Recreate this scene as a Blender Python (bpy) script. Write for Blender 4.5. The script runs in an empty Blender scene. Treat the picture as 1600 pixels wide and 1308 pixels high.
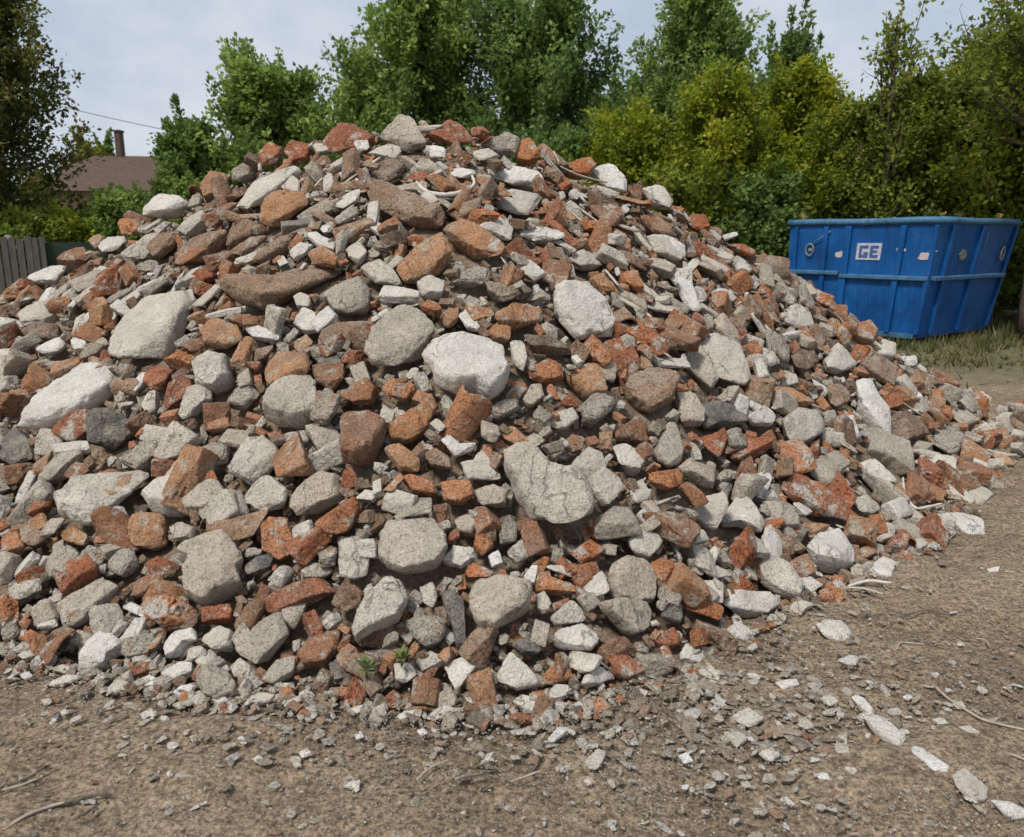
import bpy, bmesh, math, random
import numpy as np
from mathutils import Vector, Matrix, Quaternion

random.seed(11)
rng = np.random.default_rng(11)
scene = bpy.context.scene
COL = scene.collection
R = math.radians

# ------------------------------------------------------------------ camera
EYE, FPX, PITCH = 1.6, 1245.0, R(12.6)
CAM = np.array([0.0, 0.0, EYE])
FW = np.array([0.0, math.cos(PITCH), -math.sin(PITCH)])
UP = np.array([0.0, math.sin(PITCH), math.cos(PITCH)])


def ray(px, py):
    d = FW + np.array([(px - 800) / FPX, 0, 0]) + UP * ((654 - py) / FPX)
    return d / np.linalg.norm(d)


def proj(P):
    P = np.atleast_2d(np.asarray(P, float)) - CAM
    f = np.maximum(P @ FW, 1e-3)
    return np.stack([800 + FPX * P[:, 0] / f, 654 - FPX * (P @ UP) / f], 1)


def at_y(px, py, y):
    d = ray(px, py)
    return CAM + d * (y / d[1])


def on_ground(px, py):
    d = ray(px, py)
    return CAM + d * (-EYE / d[2])


cam = bpy.data.cameras.new('camera')
cam.sensor_width, cam.lens = 36.0, 36.0 * FPX / 1600
cam.clip_end = 2000
cam.dof.use_dof, cam.dof.focus_distance, cam.dof.aperture_fstop = True, 4.2, 4.0
camo = bpy.data.objects.new('camera', cam)
COL.objects.link(camo)
camo.location = CAM
camo.rotation_euler = (math.pi / 2 - PITCH, 0, 0)
scene.camera = camo


# ------------------------------------------------------------------ helpers
def tag(o, label=None, cat=None, group=None, kind=None):
    for k, v in (('label', label), ('category', cat), ('group', group), ('kind', kind)):
        if v:
            o[k] = v
    return o


def mesh_obj(name, V, F, mat=None, parent=None, smooth=True, tint=None, loc=None):
    me = bpy.data.meshes.new(name)
    V = np.asarray(V, np.float32)
    if isinstance(F, np.ndarray):
        nf, k = F.shape
        me.vertices.add(len(V))
        me.vertices.foreach_set('co', V.ravel())
        me.loops.add(nf * k)
        me.loops.foreach_set('vertex_index', F.astype(np.int32).ravel())
        me.polygons.add(nf)
        me.polygons.foreach_set('loop_start', np.arange(0, nf * k, k, dtype=np.int32))
        me.update(calc_edges=True)
    else:
        me.from_pydata(V.tolist(), [], [list(map(int, f)) for f in F])
        me.update()
    me.polygons.foreach_set('use_smooth', np.full(len(me.polygons), smooth))
    if tint is not None:
        a = me.attributes.new('tint', 'FLOAT', 'POINT')
        a.data.foreach_set('value', np.asarray(tint, np.float32))
    if mat:
        me.materials.append(mat)
    o = bpy.data.objects.new(name, me)
    COL.objects.link(o)
    if loc is not None:
        o.location = loc
    if parent:
        o.parent = parent
    return o


def empty(name, loc=(0, 0, 0), rz=0):
    o = bpy.data.objects.new(name, None)
    o.empty_display_size = 0.1
    COL.objects.link(o)
    o.location = loc
    o.rotation_euler.z = rz
    return o


def hsh(i, j, k):
    n = (i * 374761393 + j * 668265263 + k * 1274126177) & 0x7fffffff
    n = ((n ^ (n >> 13)) * 1103515245 + 12345) & 0x7fffffff
    n = ((n ^ (n >> 11)) * 69069 + 1) & 0x7fffffff
    return n / 0x7fffffff


def vnoise(p):
    p = np.asarray(p, float)
    i = np.floor(p).astype(np.int64)
    f = p - i
    f = f * f * (3 - 2 * f)
    o = 0
    for a in (0, 1):
        for b in (0, 1):
            for c in (0, 1):
                w = (f[:, 0] if a else 1 - f[:, 0]) * (f[:, 1] if b else 1 - f[:, 1]) * (f[:, 2] if c else 1 - f[:, 2])
                o = o + w * hsh(i[:, 0] + a, i[:, 1] + b, i[:, 2] + c)
    return o * 2 - 1


def fbm(p, oc=4):
    o, a = 0, 1
    for k in range(oc):
        o = o + a * vnoise(p * 2 ** k + 17.3 * k)
        a *= .5
    return o


class MB:
    def __init__(s):
        s.V, s.F = [], []

    def add(s, V, F):
        n = len(s.V)
        s.V += [tuple(map(float, v)) for v in V]
        s.F += [[i + n for i in f] for f in F]

    def hexa(s, P):   # 8 corners: bottom 4 ccw, top 4 ccw
        s.add(P, [[3, 2, 1, 0], [4, 5, 6, 7], [0, 1, 5, 4], [1, 2, 6, 5], [2, 3, 7, 6], [3, 0, 4, 7]])

    def box(s, c, d, rz=0):
        ca, sa = math.cos(rz), math.sin(rz)
        P = []
        for z in (-1, 1):
            for x, y in ((-1, -1), (1, -1), (1, 1), (-1, 1)):
                X, Y = x * d[0] / 2, y * d[1] / 2
                P.append((c[0] + X * ca - Y * sa, c[1] + X * sa + Y * ca, c[2] + z * d[2] / 2))
        s.hexa(P)

    def tube(s, pts, rad, n=8, flat=1.0):
        pts = [Vector(p) for p in pts]
        rad = rad if hasattr(rad, '__len__') else [rad] * len(pts)
        V, F = [], []
        for i, p in enumerate(pts):
            t = (pts[min(i + 1, len(pts) - 1)] - pts[max(i - 1, 0)]).normalized()
            a = t.cross(Vector((0.13, 0.21, 1))).normalized()
            b = a.cross(t)
            for k in range(n):
                q = 2 * math.pi * k / n
                V.append(p + a * math.cos(q) * rad[i] + b * math.sin(q) * rad[i] * flat)
        for i in range(len(pts) - 1):
            for k in range(n):
                F.append([i * n + k, i * n + (k + 1) % n, (i + 1) * n + (k + 1) % n, (i + 1) * n + k])
        F.append(list(range(n))[::-1])
        F.append([(len(pts) - 1) * n + k for k in range(n)])
        s.add(V, F)

    def build(s, name, mat, parent=None, smooth=False, bevel=0):
        o = mesh_obj(name, s.V, s.F, mat, parent, smooth)
        if bevel:
            b = o.modifiers.new('bevel', 'BEVEL')
            b.width, b.segments, b.limit_method = bevel, 2, 'ANGLE'
        return o


# ------------------------------------------------------------------ materials
def new_mat(name, rough=.9):
    m = bpy.data.materials.new(name)
    m.use_nodes = True
    b = m.node_tree.nodes['Principled BSDF']
    b.inputs['Roughness'].default_value = rough
    b.inputs['Specular IOR Level'].default_value = .25
    return m, m.node_tree.nodes, m.node_tree.links, b


def ramp(N, stops, interp='LINEAR'):
    r = N.new('ShaderNodeValToRGB')
    r.color_ramp.interpolation = interp
    el = r.color_ramp.elements
    while len(el) < len(stops):
        el.new(.5)
    for e, (p, c) in zip(el, stops):
        e.position = p
        e.color = (*c, 1) if hasattr(c, '__len__') else (c, c, c, 1)
    return r


def noise(N, L, vec, scale, detail=4, rough=.6):
    n = N.new('ShaderNodeTexNoise')
    n.inputs['Scale'].default_value = scale
    n.inputs['Detail'].default_value = detail
    n.inputs['Roughness'].default_value = rough
    if vec is not None:
        L.new(vec, n.inputs['Vector'])
    return n


def mixc(N, L, fac, a, b, mode='MIX'):
    m = N.new('ShaderNodeMix')
    m.data_type, m.blend_type = 'RGBA', mode
    for sock, v in ((m.inputs['Factor'], fac), (m.inputs['A'], a), (m.inputs['B'], b)):
        if hasattr(v, 'links'):
            L.new(v, sock)
        elif hasattr(v, '__len__'):
            sock.default_value = (*v, 1)
        else:
            sock.default_value = v
    return m.outputs['Result']


def bump(N, L, b, h, strength, dist, prev=None):
    n = N.new('ShaderNodeBump')
    n.inputs['Strength'].default_value = strength
    n.inputs['Distance'].default_value = dist
    L.new(h, n.inputs['Height'])
    if prev:
        L.new(prev, n.inputs['Normal'])
    L.new(n.outputs[0], b.inputs['Normal'])
    return n.outputs[0]


def rock_mat(name, cols, blotch=None, bamt=.58, speck=.45, vary=.35, attr=False, bst=.7, blotch2=None, b2amt=.62, dust=.55):
    """weathered mineral surface; `cols` are the tints different pieces take"""
    m, N, L, b = new_mat(name, .93)
    geo = N.new('ShaderNodeNewGeometry')
    if attr:
        at = N.new('ShaderNodeAttribute')
        at.attribute_name = 'tint'
        rnd = at.outputs['Fac']
    else:
        rnd = N.new('ShaderNodeObjectInfo').outputs['Random']
    mul = N.new('ShaderNodeMath')
    mul.operation = 'MULTIPLY'
    mul.inputs[1].default_value = 57.0
    L.new(rnd, mul.inputs[0])
    vec = N.new('ShaderNodeVectorMath')
    L.new(geo.outputs['Position'], vec.inputs[0])
    L.new(mul.outputs[0], vec.inputs[1])
    P = vec.outputs[0]
    n = len(cols)
    base = ramp(N, [((i + .0) / n, c) for i, c in enumerate(cols)], 'CONSTANT' if n > 1 else 'LINEAR')
    L.new(rnd, base.inputs[0])
    # tone drift inside one piece
    big = noise(N, L, P, 7.0, 5, .65)
    rv = ramp(N, [(.28, 1 - vary), (.72, 1 + vary * .35)])
    L.new(big.outputs['Fac'], rv.inputs[0])
    col = mixc(N, L, 1.0, base.outputs[0], rv.outputs[0], 'MULTIPLY')
    if blotch:
        bn = noise(N, L, P, 11.0, 6, .7)
        rb = ramp(N, [(bamt, 0), (bamt + .07, 1)])
        L.new(bn.outputs['Fac'], rb.inputs[0])
        col = mixc(N, L, rb.outputs[0], col, blotch)
    if blotch2:
        bn2 = noise(N, L, P, 4.6, 7, .72)
        rb2 = ramp(N, [(b2amt, 0), (b2amt + .05, 1)])
        L.new(bn2.outputs['Fac'], rb2.inputs[0])
        col = mixc(N, L, rb2.outputs[0], col, blotch2)
    dn = noise(N, L, P, 5.5, 6, .7)
    rd = ramp(N, [(.42, 0), (.68, dust)])
    L.new(dn.outputs['Fac'], rd.inputs[0])
    col = mixc(N, L, rd.outputs[0], col, (.50, .435, .355))
    # aggregate grains: dark pores and pale grains at two sizes
    sp = noise(N, L, P, 75.0, 3, .65)
    rs = ramp(N, [(.34, 1 - speck), (.47, 1), (.58, 1), (.70, 1 + speck * .6)])
    L.new(sp.outputs['Fac'], rs.inputs[0])
    col = mixc(N, L, 1.0, col, rs.outputs[0], 'MULTIPLY')
    s2 = noise(N, L, P, 170.0, 2, .6)
    rs2 = ramp(N, [(.32, 1 - speck * .7), (.5, 1), (.68, 1 + speck * .5)])
    L.new(s2.outputs['Fac'], rs2.inputs[0])
    col = mixc(N, L, 1.0, col, rs2.outputs[0], 'MULTIPLY')
    # hairline cracks and layer lines
    wv = N.new('ShaderNodeTexWave')
    wv.inputs['Scale'].default_value = 3.2
    wv.inputs['Distortion'].default_value = 14
    wv.inputs['Detail'].default_value = 4
    wv.inputs['Detail Scale'].default_value = 1.6
    L.new(P, wv.inputs['Vector'])
    rw = ramp(N, [(.0, .55), (.06, 1.0)])
    L.new(wv.outputs['Fac'], rw.inputs[0])
    cm = noise(N, L, P, 2.2, 2, .5)
    rc = ramp(N, [(.52, 0), (.60, 1)])
    L.new(cm.outputs['Fac'], rc.inputs[0])
    crk = mixc(N, L, rc.outputs[0], (1, 1, 1), rw.outputs[0])
    col = mixc(N, L, 1.0, col, crk, 'MULTIPLY')
    L.new(col, b.inputs['Base Color'])
    h0 = noise(N, L, P, 10.0, 5, .65)
    p0 = bump(N, L, b, h0.outputs['Fac'], bst, .09)
    h1 = noise(N, L, P, 28.0, 7, .72)
    p1 = bump(N, L, b, h1.outputs['Fac'], bst, .04, p0)
    p2 = bump(N, L, b, crk, .6, .02, p1)
    bump(N, L, b, sp.outputs['Fac'], .6, .010, p2)
    return m


M = {}
M['c'] = rock_mat('grey_concrete', [(.50, .44, .365), (.57, .51, .43), (.44, .385, .315), (.59, .535, .46), (.52, .44, .35)], (.24, .175, .12), .60, .40, .38, False, .7, (.30, .145, .075), .655)
M['p'] = rock_mat('pale_concrete', [(.61, .565, .50), (.56, .51, .44), (.65, .61, .555)], (.38, .31, .24), .62, .24, .28, False, .6)
M['w'] = rock_mat('white_plaster', [(.69, .66, .62), (.62, .58, .52), (.55, .50, .43)], (.40, .325, .25), .61, .22, .28, False, .6)
M['b'] = rock_mat('red_brick', [(.54, .205, .088), (.46, .165, .078), (.58, .245, .11), (.41, .16, .085)], (.52, .44, .36), .56, .6, .4, False, .9, (.56, .50, .43), .575, dust=.26)
M['o'] = rock_mat('weathered_brick', [(.50, .245, .12), (.42, .20, .105), (.54, .285, .15), (.37, .19, .11), (.47, .29, .18)], (.50, .42, .33), .56, .45, .4, False, .9, (.56, .50, .43), .58, dust=.32)
M['n'] = rock_mat('brown_terracotta', [(.31, .195, .125), (.36, .23, .15), (.27, .18, .125)], (.34, .28, .22), .58, .6, .4, False, .8, (.44, .38, .31), .63)
M['m'] = rock_mat('mortared_rubble', [(.49, .435, .365), (.43, .37, .295), (.54, .485, .41)], (.34, .155, .08), .56, .6, .4, False, .9, (.20, .15, .10), .62)
M['d'] = rock_mat('dark_concrete_and_shade', [(.17, .155, .135), (.20, .185, .165), (.145, .135, .12)], (.27, .24, .20), .60)  # dark grey pieces, and the shade painted into one tile hollow
M['mix'] = rock_mat('small_rubble', [(.46, .40, .32), (.44, .20, .105), (.62, .58, .52), (.34, .25, .17), (.40, .34, .265), (.52, .235, .11),
                                     (.46, .41, .345), (.23, .145, .09), (.50, .46, .40), (.28, .22, .165), (.34, .20, .125), (.17, .135, .10)], (.22, .16, .11), .6, .55, .35, True, .7, dust=.3)
M['chipmix'] = rock_mat('ground_chips', [(.52, .47, .40), (.38, .32, .25), (.28, .22, .165), (.48, .43, .36), (.26, .20, .15), (.62, .59, .53), (.24, .185, .14),
                                         (.30, .26, .21), (.28, .15, .09), (.36, .32, .27), (.48, .45, .40)], None, .6, .3, .25, True)


def soil_mat(name, grass):
    m, N, L, b = new_mat(name, .97)
    geo = N.new('ShaderNodeNewGeometry')
    P = geo.outputs['Position']
    n1 = noise(N, L, P, 1.3, 6, .65)
    r1 = ramp(N, [(.3, (.170, .125, .083)), (.5, (.235, .175, .118)), (.72, (.30, .232, .162))])
    L.new(n1.outputs['Fac'], r1.inputs[0])
    n2 = noise(N, L, P, 60, 5, .75)
    r2 = ramp(N, [(.36, .30), (.5, 1.0), (.64, 1.75)])
    L.new(n2.outputs['Fac'], r2.inputs[0])
    col = mixc(N, L, 1.0, r1.outputs[0], r2.outputs[0], 'MULTIPLY')
    # stretched streaks of dry silt
    mp = N.new('ShaderNodeMapping')
    mp.inputs['Rotation'].default_value = (0, 0, R(28))
    mp.inputs['Scale'].default_value = (1.0, 2.0, 1)
    L.new(P, mp.inputs[0])
    n4 = noise(N, L, mp.outputs[0], 9, 5, .65)
    r4 = ramp(N, [(.38, .74), (.5, 1), (.64, 1.2)])
    L.new(n4.outputs['Fac'], r4.inputs[0])
    col = mixc(N, L, 1.0, col, r4.outputs[0], 'MULTIPLY')
    v = N.new('ShaderNodeTexVoronoi')
    v.inputs['Scale'].default_value = 70
    L.new(P, v.inputs['Vector'])
    gr = ramp(N, [(.0, 1), (.24, .9), (.30, 0)])
    L.new(v.outputs['Distance'], gr.inputs[0])
    sel = N.new('ShaderNodeSeparateColor')
    L.new(v.outputs['Color'], sel.inputs[0])
    pk = ramp(N, [(.74, 0), (.78, 1)])
    L.new(sel.outputs[0], pk.inputs[0])
    mm = N.new('ShaderNodeMath')
    mm.operation = 'MULTIPLY'
    L.new(gr.outputs[0], mm.inputs[0])
    L.new(pk.outputs[0], mm.inputs[1])
    col = mixc(N, L, mm.outputs[0], col, (.36, .32, .265))
    if grass:
        sx = N.new('ShaderNodeSeparateXYZ')
        L.new(P, sx.inputs[0])
        n3 = noise(N, L, P, .8, 5, .7)
        ad = N.new('ShaderNodeMath')
        ad.operation = 'MULTIPLY_ADD'
        ad.inputs[1].default_value = 5.0
        L.new(n3.outputs['Fac'], ad.inputs[0])
        L.new(sx.outputs[1], ad.inputs[2])
        rg = ramp(N, [(.0, 0), (1.0, 1)])
        mr = N.new('ShaderNodeMapRange')
        mr.inputs['From Min'].default_value = 10.8
        mr.inputs['From Max'].default_value = 13.0
        L.new(ad.outputs[0], mr.inputs['Value'])
        L.new(mr.outputs[0], rg.inputs[0])
        ng = noise(N, L, P, 9, 5, .7)
        cg = ramp(N, [(.3, (.060, .060, .025)), (.5, (.13, .115, .06)), (.7, (.20, .165, .105))])
        L.new(ng.outputs['Fac'], cg.inputs[0])
        col = mixc(N, L, rg.outputs[0], col, cg.outputs[0])
    L.new(col, b.inputs['Base Color'])
    p = bump(N, L, b, n2.outputs['Fac'], .8, .02)
    p = bump(N, L, b, n4.outputs['Fac'], .5, .03, p)
    bump(N, L, b, mm.outputs[0], .8, .006, p)
    return m


M['soil'] = soil_mat('dry_soil', True)


def core_mat():
    m, N, L, b = new_mat('fine_debris', .97)
    P = N.new('ShaderNodeNewGeometry').outputs['Position']
    n1 = noise(N, L, P, 5, 7, .75)
    r1 = ramp(N, [(.3, (.13, .095, .066)), (.46, (.22, .16, .11)), (.58, (.30, .23, .165)), (.70, (.42, .37, .30))])
    L.new(n1.outputs['Fac'], r1.inputs[0])
    n2 = noise(N, L, P, 70, 5, .75)
    r2 = ramp(N, [(.3, .4), (.5, 1), (.7, 1.5)])
    L.new(n2.outputs['Fac'], r2.inputs[0])
    L.new(mixc(N, L, 1.0, r1.outputs[0], r2.outputs[0], 'MULTIPLY'), b.inputs['Base Color'])
    p = bump(N, L, b, n1.outputs['Fac'], .8, .06)
    bump(N, L, b, n2.outputs['Fac'], .8, .02, p)
    return m


M['core'] = core_mat()


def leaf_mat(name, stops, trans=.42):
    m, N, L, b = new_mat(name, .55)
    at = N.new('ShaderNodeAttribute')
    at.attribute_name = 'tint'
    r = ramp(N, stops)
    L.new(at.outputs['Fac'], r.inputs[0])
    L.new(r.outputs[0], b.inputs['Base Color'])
    t = N.new('ShaderNodeBsdfTranslucent')
    hs = N.new('ShaderNodeHueSaturation')
    hs.inputs['Value'].default_value = 1.5
    L.new(r.outputs[0], hs.inputs['Color'])
    L.new(hs.outputs[0], t.inputs['Color'])
    mx = N.new('ShaderNodeMixShader')
    mx.inputs[0].default_value = trans
    L.new(b.outputs[0], mx.inputs[1])
    L.new(t.outputs[0], mx.inputs[2])
    L.new(mx.outputs[0], N['Material Output'].inputs[0])
    return m


LEAF = {
    'mid': leaf_mat('leaf_green', [(0, (.095, .145, .036)), (.5, (.180, .260, .060)), (.85, (.28, .37, .085)), (1, (.36, .43, .12))]),
    'deep': leaf_mat('leaf_deep_green', [(0, (.070, .116, .032)), (.6, (.140, .215, .054)), (1, (.235, .315, .08))]),
    'lime': leaf_mat('leaf_yellow_green', [(0, (.085, .125, .016)), (.4, (.18, .225, .020)), (.8, (.31, .32, .022)), (1, (.40, .38, .03))]),
    'olive': leaf_mat('leaf_olive', [(0, (.075, .105, .018)), (.5, (.160, .200, .030)), (.85, (.27, .29, .040)), (1, (.35, .34, .05))]),
    'autumn': leaf_mat('leaf_turning', [(0, (.05, .07, .018)), (.5, (.11, .125, .028)), (.75, (.20, .15, .04)), (1, (.28, .15, .055))]),
}


def plain_mat(name, col, rough=.8, vary=.3, scale=6, metal=0, bst=.2, stretch=None):
    m, N, L, b = new_mat(name, rough)
    P = N.new('ShaderNodeNewGeometry').outputs['Position']
    if stretch:
        mp = N.new('ShaderNodeMapping')
        mp.inputs['Scale'].default_value = stretch
        L.new(P, mp.inputs[0])
        P = mp.outputs[0]
    n = noise(N, L, P, scale, 6, .7)
    r = ramp(N, [(.3, tuple(c * (1 - vary) for c in col)), (.7, tuple(c * (1 + vary) for c in col))])
    L.new(n.outputs['Fac'], r.inputs[0])
    L.new(r.outputs[0], b.inputs['Base Color'])
    b.inputs['Metallic'].default_value = metal
    bump(N, L, b, n.outputs['Fac'], bst, .02)
    return m


M['bark'] = plain_mat('bark', (.09, .07, .05), .95, .4, 14, 0, .6)
M['lath'] = plain_mat('weathered_lath', (.42, .37, .30), .9, .3, 20, 0, .3)
M['wire'] = plain_mat('dusty_wire', (.50, .46, .40), .8, .25, 30)
M['twig'] = plain_mat('twig', (.13, .11, .09), .95, .4, 40)
M['strawtwig'] = plain_mat('pale_stalk', (.34, .29, .23), .9, .25, 40)
M['pole'] = plain_mat('grey_pole', (.20, .19, .18), .8)
M['fencewood'] = plain_mat('grey_fence_boards', (.095, .086, .074), .9, .45, 5, 0, .3, (12, 12, .8))
M['mesh'] = plain_mat('green_screen', (.018, .034, .021), .7, .3, 8)
M['greenmetal'] = plain_mat('green_post', (.05, .10, .06), .6)
M['roof'] = plain_mat('brown_roof_tiles', (.088, .058, .044), .85, .35, 3, 0, .5, (1, 1, 6))
M['wall'] = plain_mat('ochre_render', (.30, .19, .12), .9, .2, 2)
M['weed'] = plain_mat('weed_leaf', (.12, .15, .05), .6, .3, 30)
M['leafyellow'] = plain_mat('dry_leaf', (.42, .27, .06), .7, .2, 30)
M['signwhite'] = plain_mat('sign_white', (.44, .45, .50), .6, .25, 25)
M['signblue'] = plain_mat('sign_blue', (.055, .10, .28), .6, .3, 25)
M['lug'] = plain_mat('worn_lug', (.20, .21, .20), .6, .4, 25)
M['lugred'] = plain_mat('chipped_label', (.52, .44, .42), .6, .4, 40)


def skip_mat():
    m, N, L, b = new_mat('blue_skip_paint', .48)
    geo = N.new('ShaderNodeNewGeometry')
    P = geo.outputs['Position']
    n1 = noise(N, L, P, 1.6, 5, .6)
    r1 = ramp(N, [(.3, (.004, .050, .175)), (.5, (.006, .080, .270)), (.7, (.012, .110, .33))])
    L.new(n1.outputs['Fac'], r1.inputs[0])
    mp = N.new('ShaderNodeMapping')
    mp.inputs['Scale'].default_value = (14, 14, 1.1)
    L.new(P, mp.inputs[0])
    n2 = noise(N, L, mp.outputs[0], 2.2, 6, .7)
    r2 = ramp(N, [(.35, .72), (.55, 1.0), (.75, 1.15)])
    L.new(n2.outputs['Fac'], r2.inputs[0])
    col = mixc(N, L, 1.0, r1.outputs[0], r2.outputs[0], 'MULTIPLY')
    n3 = noise(N, L, P, 9, 8, .75)
    r3 = ramp(N, [(.60, 0), (.66, .8), (.72, 1)])
    L.new(n3.outputs['Fac'], r3.inputs[0])
    col = mixc(N, L, r3.outputs[0], col, (.10, .075, .06))
    L.new(col, b.inputs['Base Color'])
    bump(N, L, b, n1.outputs['Fac'], .35, .05)
    return m


M['skip'] = skip_mat()
M['skiprim'] = plain_mat('scuffed_blue_rim', (.055, .14, .24), .55, .45, 7)
M['skipfoot'] = plain_mat('muddy_steel', (.075, .075, .07), .7, .4, 9)

# ------------------------------------------------------------------ the heap as a height field
SKY = [(-420, 690), (-250, 600), (-120, 530), (0, 470), (60, 436), (100, 400), (150, 380), (200, 352), (250, 328), (330, 288), (400, 248), (450, 236), (510, 214),
       (560, 206), (630, 200), (700, 200), (760, 212), (840, 236), (910, 256), (960, 272), (1000, 295), (1050, 318), (1100, 350), (1150, 382), (1210, 418),
       (1260, 456), (1320, 486), (1360, 515), (1400, 545), (1440, 580), (1500, 622), (1552, 660), (1620, 692)]
YC = [(-420, 6.6), (0, 6.1), (400, 5.7), (800, 5.6), (1000, 5.8), (1250, 6.3), (1400, 6.8), (1560, 7.25), (1620, 7.3)]
BASE = [(-420, 980), (-150, 990), (0, 1005), (130, 1045), (300, 1080), (500, 1088), (700, 1100), (830, 1100), (960, 1075), (1080, 1040), (1150, 985), (1230, 945),
        (1330, 905), (1400, 880), (1475, 838), (1530, 792), (1562, 735), (1620, 692)]
_c = []
for px, py in SKY:
    P = at_y(px, py, np.interp(px, *zip(*YC)))
    _c.append((P[0] / P[1], P[1], max(P[2] - .03, .0)))
_b = []
for px, py in BASE:
    P = on_ground(px, py)
    _b.append((P[0] / P[1], P[1]))
CU, CY, CZ = map(np.array, zip(*_c))
BU, BY = map(np.array, zip(*_b))


def heap(X, Y, rough=True):
    X, Y = np.asarray(X, float), np.maximum(np.asarray(Y, float), .05)
    u = X / Y
    yc, zc, yb = np.interp(u, CU, CY), np.interp(u, CU, CZ), np.interp(u, BU, BY)
    edge = np.clip((u + 1.05) / .12, 0, 1) * np.clip((.70 - u) / .04, 0, 1)
    t = (Y - yb) / np.maximum(yc - yb, .3)
    tt = np.clip(t, 0, 1)
    pr = tt * (1.12 - .12 * tt)
    back = np.clip(Y - yc, 0, None)
    z = zc * pr - .62 * np.maximum(back - .12, 0) - .8 * back ** 2 * (back < .12)
    z = z * edge
    if rough:
        p = np.stack([X, Y, X * 0], 1) if X.ndim == 1 else None
        n = fbm(p * 1.9, 4)
        z = z + np.clip(z / .35, 0, 1) * .085 * n * np.clip((yc - Y) / .8 + .25, .25, 1)
    return z


def hits(pxy):
    """where the pixel rays meet the heap (or the ground); returns points, and whether the heap was met"""
    out, on = [], []
    for px, py in pxy:
        d = ray(px, py)
        s = np.linspace(1.5, 11, 700)
        Q = CAM + d * s[:, None]
        z = np.maximum(heap(Q[:, 0], Q[:, 1]), 0)
        k = np.nonzero(Q[:, 2] < z)[0]
        u = d[0] / d[1]
        yc = np.interp(u, CU, CY)
        if len(k) and Q[k[0], 1] < yc + .25:
            P = Q[k[0]]
            out.append(P)
            on.append(heap(P[:1], P[1:2])[0] > .01)
        else:
            out.append(CAM + d * ((yc + .03) / d[1]))
            on.append(None)
    return np.array(out), on


def slope_normal(x, y):
    e = .22
    z = heap(np.array([x - e, x + e, x, x]), np.array([y, y, y - e, y + e]), False)
    z = np.maximum(z, 0)
    n = np.array([-(z[1] - z[0]) / (2 * e), -(z[3] - z[2]) / (2 * e), 1.0])
    if n[1] > .1:
        n[1] = -.5
    return n / np.linalg.norm(n)


# ------------------------------------------------------------------ ground
xs = np.concatenate([-np.geomspace(400, 6.2, 26), np.arange(-6, 6.01, .045), np.geomspace(6.2, 400, 26)])
ys = np.concatenate([-np.geomspace(60, 1, 10), np.arange(-.5, 1.2, .5), np.arange(1.3, 9.01, .045), np.geomspace(9.3, 900, 34)])
gx, gy = np.meshgrid(xs, ys)
p = np.stack([gx.ravel(), gy.ravel(), 0 * gx.ravel()], 1)
near = np.clip((11 - np.hypot(p[:, 0], p[:, 1])) / 4, 0, 1)
zg = near * (.020 * fbm(p * 1.7, 3) + .007 * fbm(p * 12.0, 2) + .015 * fbm(p * np.array([5, 11, 1]) @ np.array([[.88, -.47, 0], [.47, .88, 0], [0, 0, 1]]), 4))
nx, ny = len(xs), len(ys)
ii, jj = np.meshgrid(np.arange(nx - 1), np.arange(ny - 1))
q = (jj * nx + ii).ravel()
GF = np.stack([q, q + 1, q + nx + 1, q + nx], 1)
g = mesh_obj('ground', np.stack([p[:, 0], p[:, 1], zg - .012], 1), GF, M['soil'])
tag(g, kind='structure')

# the fine debris that fills the heap between its pieces
hx = np.arange(-7.2, 5.6, .05)
hy = np.arange(2.2, 10.6, .05)
gx, gy = np.meshgrid(hx, hy)
X, Y = gx.ravel(), gy.ravel()
z = heap(X, Y)
pp = np.stack([X, Y, z], 1)
z = z + .022 * fbm(pp * 9, 3) * (z > .02) - .13
nx, ny = len(hx), len(hy)
ii, jj = np.meshgrid(np.arange(nx - 1), np.arange(ny - 1))
q = (jj * nx + ii).ravel()
HF = np.stack([q, q + 1, q + nx + 1, q + nx], 1)
HF = HF[(z[HF] > -.04).any(1)]
used = np.unique(HF)
remap = np.full(len(z), -1)
remap[used] = np.arange(len(used))
core = mesh_obj('fine_debris', np.stack([X, Y, z], 1)[used], remap[HF], M['core'])
tag(core, 'brown dusty fine debris filling the heap between the bricks and concrete', kind='stuff')


# ------------------------------------------------------------------ rubble shapes
def ico(sub):
    bm = bmesh.new()
    bmesh.ops.create_icosphere(bm, subdivisions=sub, radius=1)
    V = np.array([v.co[:] for v in bm.verts])
    F = np.array([[v.index for v in f.verts] for f in bm.faces])
    bm.free()
    return V, F


ICO = {k: ico(k) for k in (2, 3, 4)}


def rand_dirs(n, r):
    d = r.normal(size=(n, 3))
    return d / np.linalg.norm(d, axis=1)[:, None]


def chunk(seed, sub=4, dims=(1, .8, .6), planes=11, soft=.0, rough=.04):
    r = np.random.default_rng(seed)
    D, F = ICO[sub]
    n = rand_dirs(planes, r)
    soft_k = 60 - 46 * soft
    n = np.vstack([n, np.eye(3), -np.eye(3)])
    c = np.concatenate([r.uniform(.52, .95, planes), r.uniform(.56, .90, 6)])
    dn = np.maximum(D @ n.T, 1e-4)
    rad = ((dn / c) ** soft_k).sum(1) ** (-1 / soft_k)
    V = D * rad[:, None]
    rough = rough * (.35 + 1.3 * np.clip(.5 + 1.4 * vnoise(V * 1.1 + seed * 2.0), 0, 1))
    rough = rough[:, None]
    V = V * (1 + rough * fbm(V * 2.3 + seed, 4)[:, None] + rough * .6 * fbm(V * 8 + seed, 2)[:, None])
    return V * np.array(dims), F


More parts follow.
